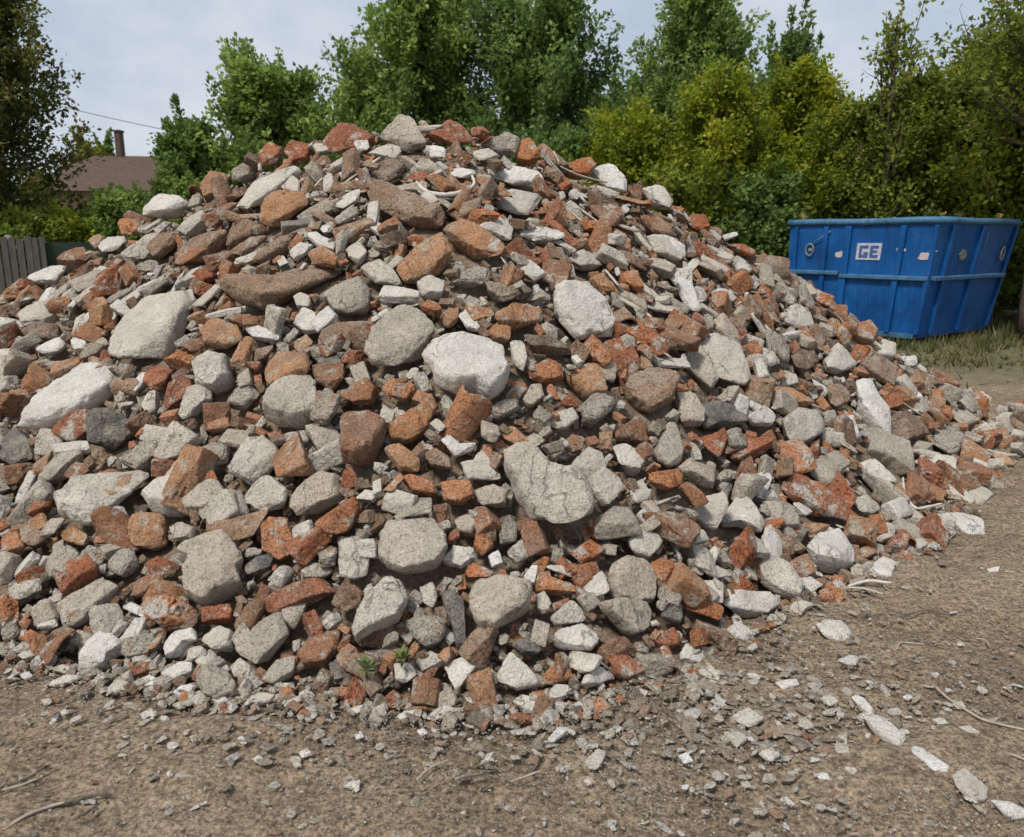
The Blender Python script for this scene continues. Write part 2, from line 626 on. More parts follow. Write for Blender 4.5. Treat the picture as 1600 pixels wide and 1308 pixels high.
def gridbox(n):
    bm = bmesh.new()
    bmesh.ops.create_cube(bm, size=2)
    bmesh.ops.subdivide_edges(bm, edges=bm.edges[:], cuts=n, use_grid_fill=True)
    V = np.array([v.co[:] for v in bm.verts])
    F = np.array([[v.index for v in f.verts] for f in bm.faces])
    bm.free()
    return V, F


GB = {k: gridbox(k) for k in (3, 12)}


def brick(seed, n=12, dims=(1, .62, .42), cuts=2):
    r = np.random.default_rng(seed)
    V, F = GB[n]
    V = V.copy()
    # slightly worn edges
    k = 26.0
    nr = (np.abs(V) ** k).sum(1) ** (1 / k)
    V = V / nr[:, None]
    V[:, 0] *= r.uniform(.65, 1.15)
    for _ in range(cuts):
        d = np.array([r.choice([-1, 1]) * r.uniform(.5, 1), r.uniform(-.7, .7), r.uniform(-.7, .7)])
        d /= np.linalg.norm(d)
        c = r.uniform(.55, .85)
        ex = np.maximum(V @ d - c, 0)
        ex = ex * (1 + .25 * vnoise(V * 4 + seed))
        V = V - d * ex[:, None]
    V = V * (1 + .03 * fbm(V * 3 + seed, 4)[:, None] + .02 * fbm(V * 9 + seed, 2)[:, None])
    return V * np.array(dims), F


def shard(seed, bend=.6, nu=22, nv=14, th=.075):
    """a broken piece of curved roof tile"""
    r = np.random.default_rng(seed)
    a = np.linspace(0, 2 * math.pi, 48, endpoint=False)
    rad = (np.abs(np.cos(a)) ** 4 + np.abs(np.sin(a)) ** 4) ** -.25
    rad = rad * (1 + .16 * vnoise(np.stack([np.cos(a) * 1.6 + seed, np.sin(a) * 1.6, 0 * a], 1)) + .05 * vnoise(np.stack([np.cos(a) * 6 + seed, np.sin(a) * 6, 0 * a], 1)))
    rings = [(0.001, 1), (.25, 1), (.5, 1), (.75, 1), (.93, 1), (1.0, .55), (1.0, -.55), (.93, -1), (.6, -1), (.3, -1), (.001, -1)]
    V = []
    for s, zz in rings:
        x, y = rad * np.cos(a) * s, rad * np.sin(a) * s * .62
        zb = bend * (.5 - (y / .62) ** 2) * .55 + zz * th
        V.append(np.stack([x, y, zb], 1))
    V = np.concatenate(V)
    V[:, 2] += .02 * fbm(V * 4 + seed, 3)
    n = len(a)
    F = [[i * n + k, i * n + (k + 1) % n, (i + 1) * n + (k + 1) % n, (i + 1) * n + k] for i in range(len(rings) - 1) for k in range(n)]
    return V, np.array(F)[:, ::-1]


def lib_mesh(name, VF, mat):
    me = bpy.data.meshes.new(name)
    me.from_pydata(VF[0].tolist(), [], VF[1].tolist())
    me.polygons.foreach_set('use_smooth', np.ones(len(me.polygons), bool))
    me.materials.append(mat)
    me.update()
    return me


# traced pieces: polygons of the visible top facet, read off enlarged crops of the photograph
ORG = dict(A=(0, 400, .3375), B=(530, 400, .3375), C=(0, 800, .3375), D=(530, 800, .3375), E=(1060, 700, .3375), F=(1060, 320, .3375),
           G=(530, 0, .3375), H=(0, 0, .3375), I=(1060, 868, .3375), J=(800, 180, .25), K=(180, 180, .25))
HEROES = []


def H(reg, kind, pts, t=.5, n=None, label=None, anchor=None, lift=.35, child=None):
    ox, oy, s = ORG[reg]
    v = [float(x) for x in pts.replace(',', ' ').split()]
    P = np.array(v).reshape(-1, 2) * s + [ox, oy]
    HEROES.append(dict(kind=kind, poly=P, t=t, n=n, label=label, anchor=anchor, lift=lift, child=child))


# --- region A
H('A', 'p', '485,440 500,370 560,280 640,200 760,130 870,118 890,150 800,290 700,420 620,455 540,460', .42, (-.42, -.55, .72), 'big smooth pale concrete slab leaning on the fence side slope', 'the big smooth pale slab', .5)
H('A', 'p', '60,770 130,660 260,560 400,470 470,480 560,520 480,590 370,660 330,690 200,740', .28, (-.15, -.5, .85), 'long flat pale concrete slab lying at a slant by the fence side', 'the long slanted pale slab', .5)
H('A', 'c', '1205,670 1250,580 1340,530 1440,525 1468,600 1460,690 1350,722 1250,700', .75, (0, -.55, .83), 'round grey concrete boulder with flat top under two orange bricks', 'the round flat topped boulder', .6)
H('A', 'c', '1045,960 1140,830 1200,810 1260,860 1290,900 1200,980 1150,1020 1060,1000', .6)
H('A', 'c', '240,1090 330,1010 500,990 640,985 700,1000 600,1090 480,1160 400,1200 260,1150', .35, (.1, -.45, .88), 'wide grey concrete slab with orange brick rubble stuck on it', 'the brick crusted wide slab')
H('A', 'o', '410,1100 560,1000 640,995 590,1060 470,1140', .3, (.1, -.45, .88), child='brick_crust', lift=.9)
H('A', 'p', '640,1070 700,1010 790,995 850,1040 860,1090 800,1110 740,1120 680,1110', .9, (0, -.3, .95), 'pale blunt stone standing just past the brick crusted wide slab', 'the pale blunt stone')
H('A', 'b', '210,800 270,720 390,700 395,800 300,850', .6)
H('A', 'd', '395,710 480,690 580,740 640,800 520,890 400,850', .5, (.3, -.85, .4))  # hollow of a curved tile, its shade put in as dark colour
H('A', 'c', '880,460 950,430 1030,440 1035,520 980,590 890,570', .7)
H('A', 'o', '1200,500 1280,430 1390,420 1400,500 1300,560 1230,590', .5, None, 'rounded orange brick with ringed banding above the round boulder', 'the banded orange brick')
H('A', 'o', '1440,500 1590,480 1590,560 1520,600 1450,560', .6)
H('A', 'o', '920,330 990,270 1090,310 1110,370 1040,400 940,390', .5)
H('A', 'p', '1345,300 1400,230 1470,260 1500,330 1400,340', .5)
H('A', 'c', '1110,1130 1180,1040 1230,1005 1320,1070 1300,1130 1200,1175', .5)
H('A', 'c', '1320,1130 1400,1040 1470,990 1540,1000 1540,1100 1430,1160 1350,1200', .6)
H('A', 'n', '930,60 1110,110 1340,60 1590,10 1600,60 1350,150 1200,170 1000,100', .45, (0, -.35, .93), 'long brown layered slab with overhanging lip above dark hollow', 'the long brown layered slab')
H('A', 'w', '210,870 400,850 412,890 230,912', .7)
H('A', 'c', '70,270 150,200 240,190 260,240 180,300 90,310', .5)
H('A', 'w', '1355,180 1400,160 1440,185 1430,230 1370,225', .9, None, 'small white knob stone perched above the orange bricks', 'the small white knob')
H('A', 'w', '600,600 650,540 690,520 660,580 620,620', .5)
H('A', 'b', '640,560 700,505 790,520 760,570 690,610', .5)
H('A', 'p', '650,690 690,610 720,620 715,700 680,730', .6)
H('A', 'm', '540,950 650,850 740,845 730,900 620,980', .5)
H('A', 'm', '900,900 990,840 1050,870 1040,930 970,970', .6)
H('A', 'o', '955,770 1050,735 1060,780 960,805', .5)
H('A', 'c', '820,730 860,600 960,570 965,640 900,700 850,760', .4)
H('A', 'm', '1040,680 1090,600 1170,590 1190,640 1120,690', .6)
H('A', 'd', '0,810 60,780 130,850 130,930 40,960 0,940', .6)
H('A', 'c', '160,1030 250,920 340,880 400,880 300,960 230,1030', .5)
H('A', 'o', '275,1010 340,950 450,960 400,1000 330,1030', .3)
H('A', 'w', '160,430 200,400 270,370 290,410 250,440 190,445', .4)
H('A', 'w', '320,390 360,360 400,375 390,420 340,430', .7)
H('A', 'n', '80,340 180,300 260,310 250,370 150,380', .5)
H('A', 'o', '1130,360 1170,380 1120,500 1060,490', .5)
H('A', 'w', '1110,320 1200,320 1290,360 1280,385 1170,370', .4)
# --- region B
H('B', 'c', '110,430 130,330 200,250 300,205 380,240 440,310 370,410 250,480 150,470', .4, (-.1, -.66, .75), 'grey cracked concrete boulder leaning behind the oval slab', 'the grey cracked boulder', .5)
H('B', 'p', '370,400 470,350 570,335 690,370 760,400 782,480 770,510 690,570 630,545 540,550 450,510 430,450', .55, (.05, -.50, .86), 'large oval flat topped pale stone in the middle of the heap', 'the large oval stone', .7)
H('B', 'p', '1015,110 1060,95 1150,110 1240,190 1280,280 1285,350 1210,340 1130,350 1060,260 1020,180', .5, (.42, -.62, .66), 'smooth pale egg shaped slab with dark jagged underside', 'the pale egg shaped slab', .6)
H('B', 'c', '768,850 830,822 905,868 965,930 1060,968 1120,940 1175,1010 1185,1085 1175,1165 1085,1225 1005,1240 905,1160 825,1050 785,940', .42, (.12, -.62, .77), 'biggest speckled grey concrete slab low in the middle of the heap', 'the biggest speckled slab', .75)
H('B', 'p', '1180,1010 1230,970 1300,1010 1320,1080 1250,1150 1190,1090', .8, None, 'round pale stone resting against the biggest speckled slab', 'the round pale stone')
H('B', 'c', '1070,960 1160,870 1220,900 1240,970 1180,1010', .5)
H('B', 'o', '0,720 120,690 215,750 150,850 60,900 0,880', .9, (0, -.5, .86), 'large red brown brick block with dark broken end', 'the large dark ended brick', .7)
H('B', 'o', '230,770 330,700 440,630 460,690 400,800 330,850 250,830', .6, None, 'wedge shaped pinkish brick with pale speckles', 'the wedge shaped pink brick')
H('B', 'o', '205,880 280,860 370,930 370,985 280,970', .5)
H('B', 'b', '465,1030 600,1030 620,1090 560,1130 480,1120', .7)
H('B', 'p', '560,950 620,940 650,890 690,900 760,1030 600,1030', .3)
H('B', 'b', '880,520 960,470 1040,490 1045,550 950,570', .6)
H('B', 'o', '1050,550 1150,490 1200,490 1250,610 1150,620', .6)
H('B', 'c', '1180,500 1240,465 1290,500 1280,570 1240,560', .6)
H('B', 'n', '1300,530 1500,510 1590,540 1540,640 1440,690 1340,620', .6, (0, -.7, .7), 'wide brown brick lump with pale dusty top edge', 'the wide brown lump')
H('B', 'o', '700,270 800,210 880,215 960,250 950,290 860,300 780,290', .5)
H('B', 'w', '790,390 850,380 872,460 850,530 810,480', .6, None, 'thin white upright chip wedged beside the oval stone', None)
H('B', 'n', '860,360 970,360 1150,460 1000,420 880,410', .6)
H('B', 'o', '1260,830 1390,730 1420,740 1440,860 1340,840', .5)
H('B', 'p', '1270,880 1330,850 1430,920 1400,980 1300,960', .6)
H('B', 'c', '1480,900 1530,760 1590,780 1600,940 1530,960', .5)
H('B', 'b', '1440,1000 1600,980 1600,1050 1540,1075 1450,1040', .6)
H('B', 'w', '1350,1080 1450,1070 1440,1120 1380,1145', .6)
H('B', 'c', '0,110 70,75 130,130 120,210 40,250 -30,240 -80,160', .5, (-.1, -.7, .7))
H('B', 'p', '360,100 420,80 490,110 480,160 380,160', .6)
H('B', 'm', '680,700 760,660 830,650 840,700 740,740', .6)
H('B', 'o', '0,650 60,590 120,550 160,600 140,660 60,670', .6)
H('B', 'b', '190,600 240,560 320,570 350,600 300,650 220,640', .5)
H('B', 'c', '850,660 890,590 940,585 950,640 890,690', .6)
H('B', 'm', '1130,680 1190,620 1280,640 1290,680 1200,750 1140,740', .6)
H('B', 'p', '545,270 600,230 640,290 660,340 590,320', .4)
H('B', 'o', '480,280 520,210 560,200 550,280 500,320', .5)
H('B', 'o', '680,340 740,290 800,310 790,380 720,370', .6)
H('B', 'p', '1010,720 1100,690 1120,740 1050,790 960,780', .4)
H('B', 'o', '1040,860 1080,820 1140,840 1130,890 1060,910', .8)
H('B', 'n', '380,900 440,880 510,930 520,980 420,960', .6)
H('B', 'b', '270,1000 350,1010 440,1040 440,1090 340,1080', .5)
H('B', 'p', '70,1120 120,1080 190,1090 150,1130', .6)
H('B', 'c', '620,1080 720,1050 780,1080 770,1140 660,1150', .6)
H('B', 'c', '1200,590 1250,600 1230,700 1180,690', .5)
H('B', 'w', '470,850 510,820 560,870 640,860 620,890 540,920', .5)
H('B', 'm', '640,40 700,50 690,110 560,110 500,90', .5)
H('B', 'n', '670,110 800,130 850,170 760,200 690,150', .6)
# --- region C
H('C', 'c', '835,300 840,240 860,190 800,165 900,80 1000,50 1100,90 1130,190 1080,230 1100,290 1000,340 940,390 850,350', .6, (.05, -.62, .78), 'huge grey flat faced boulder near the foot of the heap', 'the huge flat faced boulder', .7)
H('C', 'd', '1130,250 1200,195 1270,190 1250,250 1140,290', .9, None, 'dark grey angular block wedged against the huge boulder', None)
H('C', 'c', '250,430 330,370 470,290 540,340 440,420 370,480 280,510', .4, (-.1, -.5, .86), 'flat grey slab with orange brick underside near the foot', 'the orange bottomed grey slab')
H('C', 'o', '380,480 450,420 540,350 560,390 480,490 350,560 320,540', .4, (.1, -.85, .5), child='brick_underside', lift=.3)
H('C', 'c', '20,330 180,300 195,340 100,400 20,410', .5)
H('C', 'p', '350,700 390,590 440,545 520,560 565,600 490,650 480,690 400,710', .7, (0, -.6, .8), 'pale pyramid shaped stone standing at the foot of the heap', 'the pale pyramid stone', .7)
H('C', 'p', '750,600 800,540 880,530 900,590 850,580 800,640 760,660', .7)
H('C', 'p', '920,590 1000,520 1060,540 1050,610 980,630', .7, None, 'pale block with dark brown front at the foot', None)
H('C', 'c', '1080,620 1200,500 1290,430 1330,550 1240,640 1180,700 1100,650', .5, None, 'long pale grey stone pointing uphill at the foot', 'the long pale grey stone')
H('C', 'b', '920,440 1060,420 1072,450 1060,490 930,500', .6)
H('C', 'o', '585,60 590,0 750,0 760,150 700,170 600,150', .6, (0, -.85, .5), 'upright reddish brick with layered face and pale edge', 'the upright layered brick')
H('C', 'b', '1205,60 1240,20 1330,20 1360,180 1290,220 1210,170', .5, (0, -.85, .5))
H('C', 'o', '1370,640 1450,560 1560,530 1582,590 1500,680 1400,700', .6, None, 'orange pink rounded brick boulder with knot hole at the foot', 'the knot holed brick')
H('C', 'b', '1190,420 1330,310 1480,300 1540,360 1400,400 1250,470', .5, None, 'long ragged orange brick lying across the lower slope', 'the long ragged orange brick')
H('C', 'c', '1200,770 1280,680 1370,660 1360,730 1260,790', .6)
H('C', 'c', '1060,700 1110,670 1160,710 1150,770 1080,760', .7)
H('C', 'w', '545,430 600,410 740,490 720,512 600,462', .8, None, 'white topped pipe stub jutting from the lower slope', None)
H('C', 'd', '1520,700 1590,660 1600,760 1540,780', .6)
H('C', 'c', '780,70 830,40 880,60 870,110 800,120', .9)
H('C', 'c', '1300,430 1360,375 1420,410 1400,470 1360,530 1310,490', .5)
H('C', 'w', '230,725 290,700 330,715 300,745', .4)
H('C', 'w', '205,790 300,750 375,755 360,775 250,800', .3)
H('C', 'w', '655,775 690,750 725,770 715,800 670,805', .5)
H('C', 'b', '570,740 650,695 720,690 730,720 600,760', .5, (0, -.5, .86))
H('C', 'p', '735,745 830,690 885,690 880,730 800,765', .5)
H('C', 'b', '880,760 930,720 990,710 970,745 910,770', .5)
H('C', 'w', '790,835 840,800 910,790 890,825 830,845', .4)
H('C', 'w', '795,890 840,870 880,890 830,908', .5)
H('C', 'p', '870,850 930,820 960,860 920,890 880,880', .5)
H('C', 'w', '980,860 1030,840 1060,870 1010,885', .5)
H('C', 'w', '1100,880 1200,830 1270,840 1250,870 1150,890', .4)
H('C', 'w', '1290,890 1380,850 1400,870 1320,905', .4)
H('C', 'p', '600,650 650,625 690,650 660,690 610,690', .5)
H('C', 'w', '480,830 540,770 620,790 600,815 520,840', .3)
H('C', 'm', '0,500 60,490 80,540 30,580 0,580', .5)
H('C', 'b', '80,580 140,540 180,560 130,600', .4)
H('C', 'p', '150,500 250,470 260,520 170,530', .4)
H('C', 'c', '190,260 250,160 320,150 350,190 290,270 220,300', .5)
H('C', 'n', '80,60 160,40 200,100 160,160 90,130', .6)
H('C', 'b', '0,110 70,80 100,150 30,180 0,180', .5)
H('C', 'o', '260,80 330,60 400,100 380,150 290,130', .5)
H('C', 'o', '580,340 680,290 750,270 720,320 640,380 590,390', .4)
H('C', 'm', '480,260 530,170 600,170 600,220 550,290', .5)
H('C', 'n', '750,510 830,480 915,470 910,540 800,540', .5)
H('C', 'c', '1390,270 1450,225 1510,240 1550,270 1500,300 1410,300', .7)
# --- region D
H('D', 'c', '180,180 185,90 220,30 380,0 510,60 500,150 440,220 300,250 220,230', .5, (0, -.66, .75), 'broad wrinkled grey concrete lump with crescent scar', 'the wrinkled crescent lump', .6)
H('D', 'c', '580,330 740,280 890,310 880,390 830,430 720,510 640,490 600,440', .55, (-.05, -.6, .8), 'big blocky pale grey stone at the middle of the foot', 'the big blocky stone', .8)
H('D', 'd', '470,380 530,360 580,410 585,520 590,640 550,660 530,540', .5, (.2, -.9, .35), 'dark narrow slab standing upright beside the blocky stone', 'the dark upright slab')
H('D', 'c', '50,520 120,360 200,290 300,290 310,380 260,470 150,510 60,570', .55, (-.1, -.62, .78), 'pitted grey boulder with brown brick belly', 'the brick bellied boulder', .6)
H('D', 'n', '60,570 160,520 245,500 260,560 190,640 90,625', .5, (.05, -.92, .3), child='brick_belly', lift=.3)
H('D', 'm', '290,490 360,470 460,480 510,550 450,600 390,620 330,560', .6)
H('D', 'c', '370,350 430,320 455,380 430,440 390,420', .7)
H('D', 'c', '1260,250 1350,190 1440,220 1480,290 1470,400 1380,410 1310,380 1280,330', .5, None, 'tall pale grey stone with brown scarred face', 'the brown scarred stone')
H('D', 'c', '1220,410 1330,390 1470,420 1440,530 1390,560 1300,480', .5)
H('D', 'p', '980,580 1010,540 1130,510 1220,570 1170,620 1060,610', .6, (0, -.45, .89), 'pale flat topped block with dark front at the foot', 'the dark fronted pale block')
H('D', 'p', '720,780 760,690 790,640 850,690 900,740 925,790 820,815', .7, (0, -.75, .66), 'pale cone shaped stone at the foot beside dark shadowed rubble', 'the pale cone stone', .7)
H('D', 'p', '480,710 620,640 640,700 570,790 540,835', .6, (-.2, -.65, .73), 'white wedge stone with red brick half at the foot', 'the white and red wedge')
H('D', 'b', '570,790 640,680 690,750 680,810 600,815', .5, (.3, -.8, .5), child='brick_half', lift=.4)
H('D', 'b', '940,750 1000,700 1070,700 1090,760 960,790', .6)
H('D', 'b', '1220,640 1340,660 1420,730 1350,760 1280,730', .5, None, 'rough red brick at the foot with white plaster end', 'the rough red foot brick')
H('D', 'p', '1140,780 1190,700 1290,760 1200,795', .6)
H('D', 'w', '950,850 1000,790 1060,800 1075,840 1000,862', .6)
H('D', 'w', '800,870 850,840 910,860 930,920 860,912', .4)
H('D', 'w', '570,860 640,850 770,910 760,930 620,890', .3)
H('D', 'w', '390,950 480,890 590,910 500,940 440,965', .25)
H('D', 'b', '905,310 930,280 1110,340 1110,370 930,352', .7)
H('D', 'w', '950,240 1060,250 1110,290 1080,302 970,262', .4)
H('D', 'b', '1070,190 1160,120 1240,160 1200,200 1120,240', .7)
H('D', 'p', '1330,120 1440,70 1510,130 1450,200 1360,170', .5)
H('D', 'c', '780,180 850,120 950,150 900,200 830,230', .6)
H('D', 'p', '470,220 530,150 620,160 630,200 560,240', .5)
H('D', 'd', '810,600 900,560 960,600 930,650 860,640', .7)
H('D', 'c', '340,680 420,640 500,670 450,700 380,735', .6)
H('D', 'b', '380,760 440,690 460,720 430,775', .5)
H('D', 'c', '530,40 580,0 640,30 610,90 550,82', .9)
H('D', 'd', '1490,480 1530,410 1600,420 1590,505', .5)
H('D', 'b', '1440,580 1550,530 1590,550 1570,610 1500,612', .5)
H('D', 'c', '-10,110 90,100 140,180 130,290 60,310 0,300', .5)
H('D', 'b', '640,80 690,60 720,150 670,190 630,150', .6)
H('D', 'm', '740,80 790,0 830,60 820,130 750,140', .5)
H('D', 'w', '690,200 740,170 760,230 710,250', .6)
H('D', 'b', '570,270 620,230 710,270 690,300 600,300', .5)
H('D', 'c', '990,480 1080,400 1170,480 1120,510 1010,520', .4)
H('D', 'p', '910,380 950,360 985,420 960,470 920,440', .6)
H('D', 'b', '990,420 1070,390 1060,430 1000,450', .5)
H('D', 'p', '165,860 220,800 260,700 240,730 230,800', .5)
H('D', 'p', '250,700 330,690 360,750 310,790 260,770', .6)
H('D', 'b', '170,890 250,820 290,850 270,900 190,905', .5)
H('D', 'w', '130,810 165,800 185,850 150,865', .6)
H('D', 'b', '790,930 850,925 910,945 900,970 800,955', .4)
H('D', 'b', '1170,860 1220,850 1260,900 1200,930 1175,910', .5)
H('D', 'w', '50,905 110,890 135,905 80,930', .4)
H('D', 'w', '260,945 300,920 350,915 340,940 290,960', .4)
H('D', 'w', '920,950 950,920 970,970 930,985', .5)
H('D', 'n', '0,340 60,330 110,370 90,440 20,460 -40,420', .5)
# --- region E
H('E', 'p', '590,450 650,390 760,365 820,420 832,500 760,512 660,492', .7, (.1, -.5, .86), 'pale boulder with dark base at the foot on the container side', 'the dark based pale boulder', .7)
H('E', 'p', '215,300 290,195 350,240 410,340 390,375 290,330 200,345', .6, (0, -.65, .75), 'forked pale angular block with dark brown underside', 'the forked pale block')
H('E', 'p', '40,300 130,220 210,195 240,250 180,370 120,345', .5, (-.2, -.65, .73))
H('E', 'p', '0,400 30,330 120,380 170,420 60,442', .7)
H('E', 'b', '480,170 530,100 640,140 760,230 840,310 790,335 640,262', .4, None, 'long orange brick running downhill toward the container side foot', 'the long orange brick')
H('E', 'c', '370,480 480,500 600,600 570,670 480,650 410,610 380,560', .6, (0, -.55, .83), 'long grey mortared block with orange brick end', 'the orange ended block')
H('E', 'b', '250,540 310,480 372,480 412,610 300,602', .6, (-.2, -.75, .63), child='brick_end', lift=.5)
H('E', 'w', '560,600 610,590 670,630 600,672', .5)
H('E', 'b', '20,670 110,690 215,730 200,800 20,742', .5, (0, -.88, .47), 'red brick with pale mortar cap at the foot', 'the mortar capped brick')
H('E', 'p', '50,640 60,605 130,610 210,610 210,705 110,685', .4, (0, -.4, .9), child='mortar_cap', lift=.4)
H('E', 'w', '215,640 350,660 430,660 495,720 420,762 340,752 220,722', .6, None, 'white ended broken pipe lying at the foot', 'the white ended pipe')
H('E', 'w', '635,810 700,780 770,800 820,860 760,890 680,862', .25, (0, -.3, .95), 'flat white oval chip lying alone on the dirt', 'the flat white oval chip')
H('E', 'w', '880,540 960,490 1010,530 990,590 930,582', .7)
H('E', 'w', '1190,290 1290,285 1410,320 1425,390 1380,420 1310,372 1260,322', .5, None, 'rounded white stone with red brick lump at the far foot', 'the white foot stone')
H('E', 'b', '1190,380 1250,325 1320,385 1330,412 1210,412', .5, (-.2, -.8, .55), child='brick_lump', lift=.5)
H('E', 'w', '1340,200 1430,165 1465,210 1400,265', .8)
H('E', 'w', '840,60 920,40 1020,150 960,155 880,110', .8, (.1, -.5, .86))
H('E', 'c', '800,230 880,210 960,270 910,300 850,292', .6)
H('E', 'w', '740,980 800,955 835,970 820,1002', .5)
H('E', 'w', '880,370 960,340 1020,350 1000,410 950,420', .5)
H('E', 'w', '1070,430 1120,410 1160,440 1110,470', .5)
H('E', 'b', '840,460 890,445 930,480 880,500', .6)
H('E', 'b', '1000,480 1060,460 1090,510 1050,530', .6)
H('E', 'b', '650,660 700,630 745,640 720,690 670,695', .8)
H('E', 'c', '600,60 740,0 830,40 760,100 710,160 620,120', .5, None, 'broad weathered grey slab jutting over the lower container side', 'the broad jutting slab')
H('E', 'c', '0,90 60,40 200,120 180,170 80,112', .6)
H('E', 'w', '360,120 400,100 440,130 400,240 370,220', .5)
H('E', 'w', '520,250 560,250 630,290 590,310', .5)
H('E', 'c', '50,560 90,530 130,560 110,590', .6)
H('E', 'p', '130,560 190,540 260,590 180,600', .5)
H('E', 'w', '510,740 540,705 640,710 590,740 570,770', .4)
H('E', 'p', '230,830 270,800 330,830 370,880 280,880', .3)
H('E', 'w', '320,920 360,895 370,920 340,940', .5)
H('E', 'p', '0,960 40,900 140,970 100,990', .4)
H('E', 'p', '75,1030 150,1000 195,1050 190,1085 130,1060', .3)
H('E', 'o', '1130,200 1180,160 1250,200 1230,240 1150,240', .5)
# --- region F
H('F', 'p', '95,610 160,575 290,640 350,780 310,830 200,790', .4, (.3, -.66, .69), 'large pale tilted slab on the container side slope', 'the large tilted pale slab', .6)
H('F', 'c', '35,690 70,600 100,640 190,790 150,840 40,750', .4, (-.2, -.75, .6))
H('F', 'w', '830,800 900,800 930,870 1000,960 1000,1080 930,1010 870,930', .4, (.3, -.7, .65), 'tall white slab sliding down the container side slope', 'the tall white slab', .6)
H('F', 'n', '1000,980 1040,930 1160,1000 1180,1050 1060,1082', .6)
H('F', 'p', '690,740 750,630 840,740 760,765', .5, None, 'white triangular slab on the container side slope', 'the white triangular slab')
H('F', 'p', '480,500 540,450 620,480 650,550 580,572 520,530', .4)
H('F', 'w', '0,290 60,270 70,370 110,480 80,500 0,370', .3)
H('F', 'w', '330,970 400,920 460,970 440,1012 370,1000', .5)
H('F', 'c', '500,980 560,930 680,950 700,1030 580,1100 520,1050', .5)
H('F', 'c', '0,860 60,840 130,940 120,1000 20,992', .6)
H('F', 'o', '690,480 700,460 785,460 792,540 735,545', .6)
H('F', 'o', '810,550 890,530 930,580 920,632 830,592', .7)
H('F', 'p', '900,640 950,600 1010,640 1010,690 930,682', .6)
H('F', 'd', '110,900 220,905 330,960 330,1000 160,1002', .5)
H('F', 'c', '825,1050 930,1010 1080,1090 1130,1200 1130,1255 1010,1170 900,1130', .5, None, 'large grey slab end with rounded rim on container side', 'the rounded rim slab')
H('F', 'b', '200,1170 290,1080 430,1070 440,1090 300,1160', .5, (0, -.45, .89), 'broken orange brick with star shaped split above dark gap', 'the star split brick')
H('F', 'b', '80,1080 180,1050 220,1010 230,1090 190,1170', .4)
H('F', 'm', '400,560 480,600 530,650 520,720 440,700', .5)
H('F', 'n', '530,660 640,660 660,720 600,760 540,740', .5)
H('F', 'w', '1060,700 1110,690 1110,740 1070,745', .6)
H('F', 'n', '700,830 790,820 800,900 740,930', .5)
H('F', 'p', '470,790 540,770 560,820 490,840', .5)
H('F', 'w', '590,880 640,850 650,890 600,910', .5)
H('F', 'w', '250,230 310,260 350,310 290,310', .4)
H('F', 'w', '320,340 380,360 360,390 330,375', .5)
H('F', 'w', '150,400 210,380 280,430 240,450', .4)
H('F', 'p', '85,370 120,390 140,440 110,450', .4)
H('F', 'p', '350,640 450,680 480,740 420,740', .4)
H('F', 'c', '1240,930 1330,940 1400,990 1330,1010', .5)
H('F', 'm', '1180,1000 1280,1010 1360,1090 1260,1140 1170,1090', .4)
H('F', 'n', '1400,940 1460,950 1480,990 1420,990', .5)
# --- region G, the crest
CN = (0, -.80, .58)
H('G', 'c', '185,620 280,515 340,540 405,650 300,672', .5, CN, 'grey pyramid shaped rock on the very peak of the heap', 'the grey peak rock')
H('G', 'b', '-80,640 -10,560 70,570 160,620 100,680 -40,690', .5, CN, 'reddish brick lump on the ridge before the grey peak rock', 'the reddish ridge lump')
H('G', 'b', '415,610 500,545 570,570 630,650 520,655', .5, CN, 'red brick lump with pale edge on the ridge past the peak', 'the pale edged ridge brick')
H('G', 'm', '640,650 780,605 840,630 820,700 740,692', .5, CN)
H('G', 'b', '810,660 880,630 940,700 880,742 820,722', .5, CN)
H('G', 'b', '1010,770 1160,712 1195,750 1150,800 1070,795', .5, CN, 'orange brick with white top edge on the upper ridge', 'the white edged ridge brick')
H('G', 'w', '1160,780 1260,740 1330,820 1340,880 1240,862', .4, CN, 'white slab standing on the ridge above green bushes', 'the white ridge slab')
H('G', 'p', '1400,870 1490,845 1550,920 1530,960 1450,922', .5, CN)
H('G', 'w', '690,920 800,860 920,890 960,890 880,990 760,962', .25, (.1, -.72, .68), 'white folded plaster sheet near the peak', 'the white folded plaster')
H('G', 'w', '700,800 800,760 930,790 960,830 800,835', .25, (0, -.6, .8))
H('G', 'n', '120,860 180,800 300,870 470,940 480,1000 300,1000 160,945', .5, (-.1, -.75, .65), 'wide brown earthen slab below the peak', 'the wide earthen slab')
H('G', 'n', '140,780 230,710 300,760 220,840', .5)
H('G', 'o', '480,1050 560,1000 700,1060 800,1150 800,1200 640,1150 560,1100', .5, (0, -.7, .7), 'large brown brick slab with dark underside below the peak', 'the dark bellied brown slab')
H('G', 'o', '250,1230 380,1110 470,1070 520,1140 400,1260 290,1290', .5)
H('G', 'p', '640,1040 760,980 810,1040 800,1110 740,1080', .3)
H('G', 'p', '830,1040 1000,1050 1060,1090 900,1112', .4)
H('G', 'w', '1075,1180 1140,1140 1220,1190 1230,1225 1130,1222', .5, None, 'smooth white oval stone high on the container side', 'the smooth white oval')
H('G', 'w', '1430,1080 1540,1100 1600,1160 1590,1200 1480,1150', .3)
H('G', 'o', '1400,980 1540,1040 1560,1090 1480,1072', .4)
H('G', 'o', '1160,940 1280,930 1330,980 1270,1040 1190,990', .4)
H('G', 'w', '35,1150 90,1120 130,1160 90,1200 40,1180', .6)
H('G', 'w', '140,1050 180,1020 215,1050 190,1085', .6)
H('G', 'w', '60,650 130,640 140,690 80,690', .4)
H('G', 'w', '130,700 230,660 300,680 260,730', .3)
H('G', 'w', '400,660 490,680 490,720 420,720', .4)
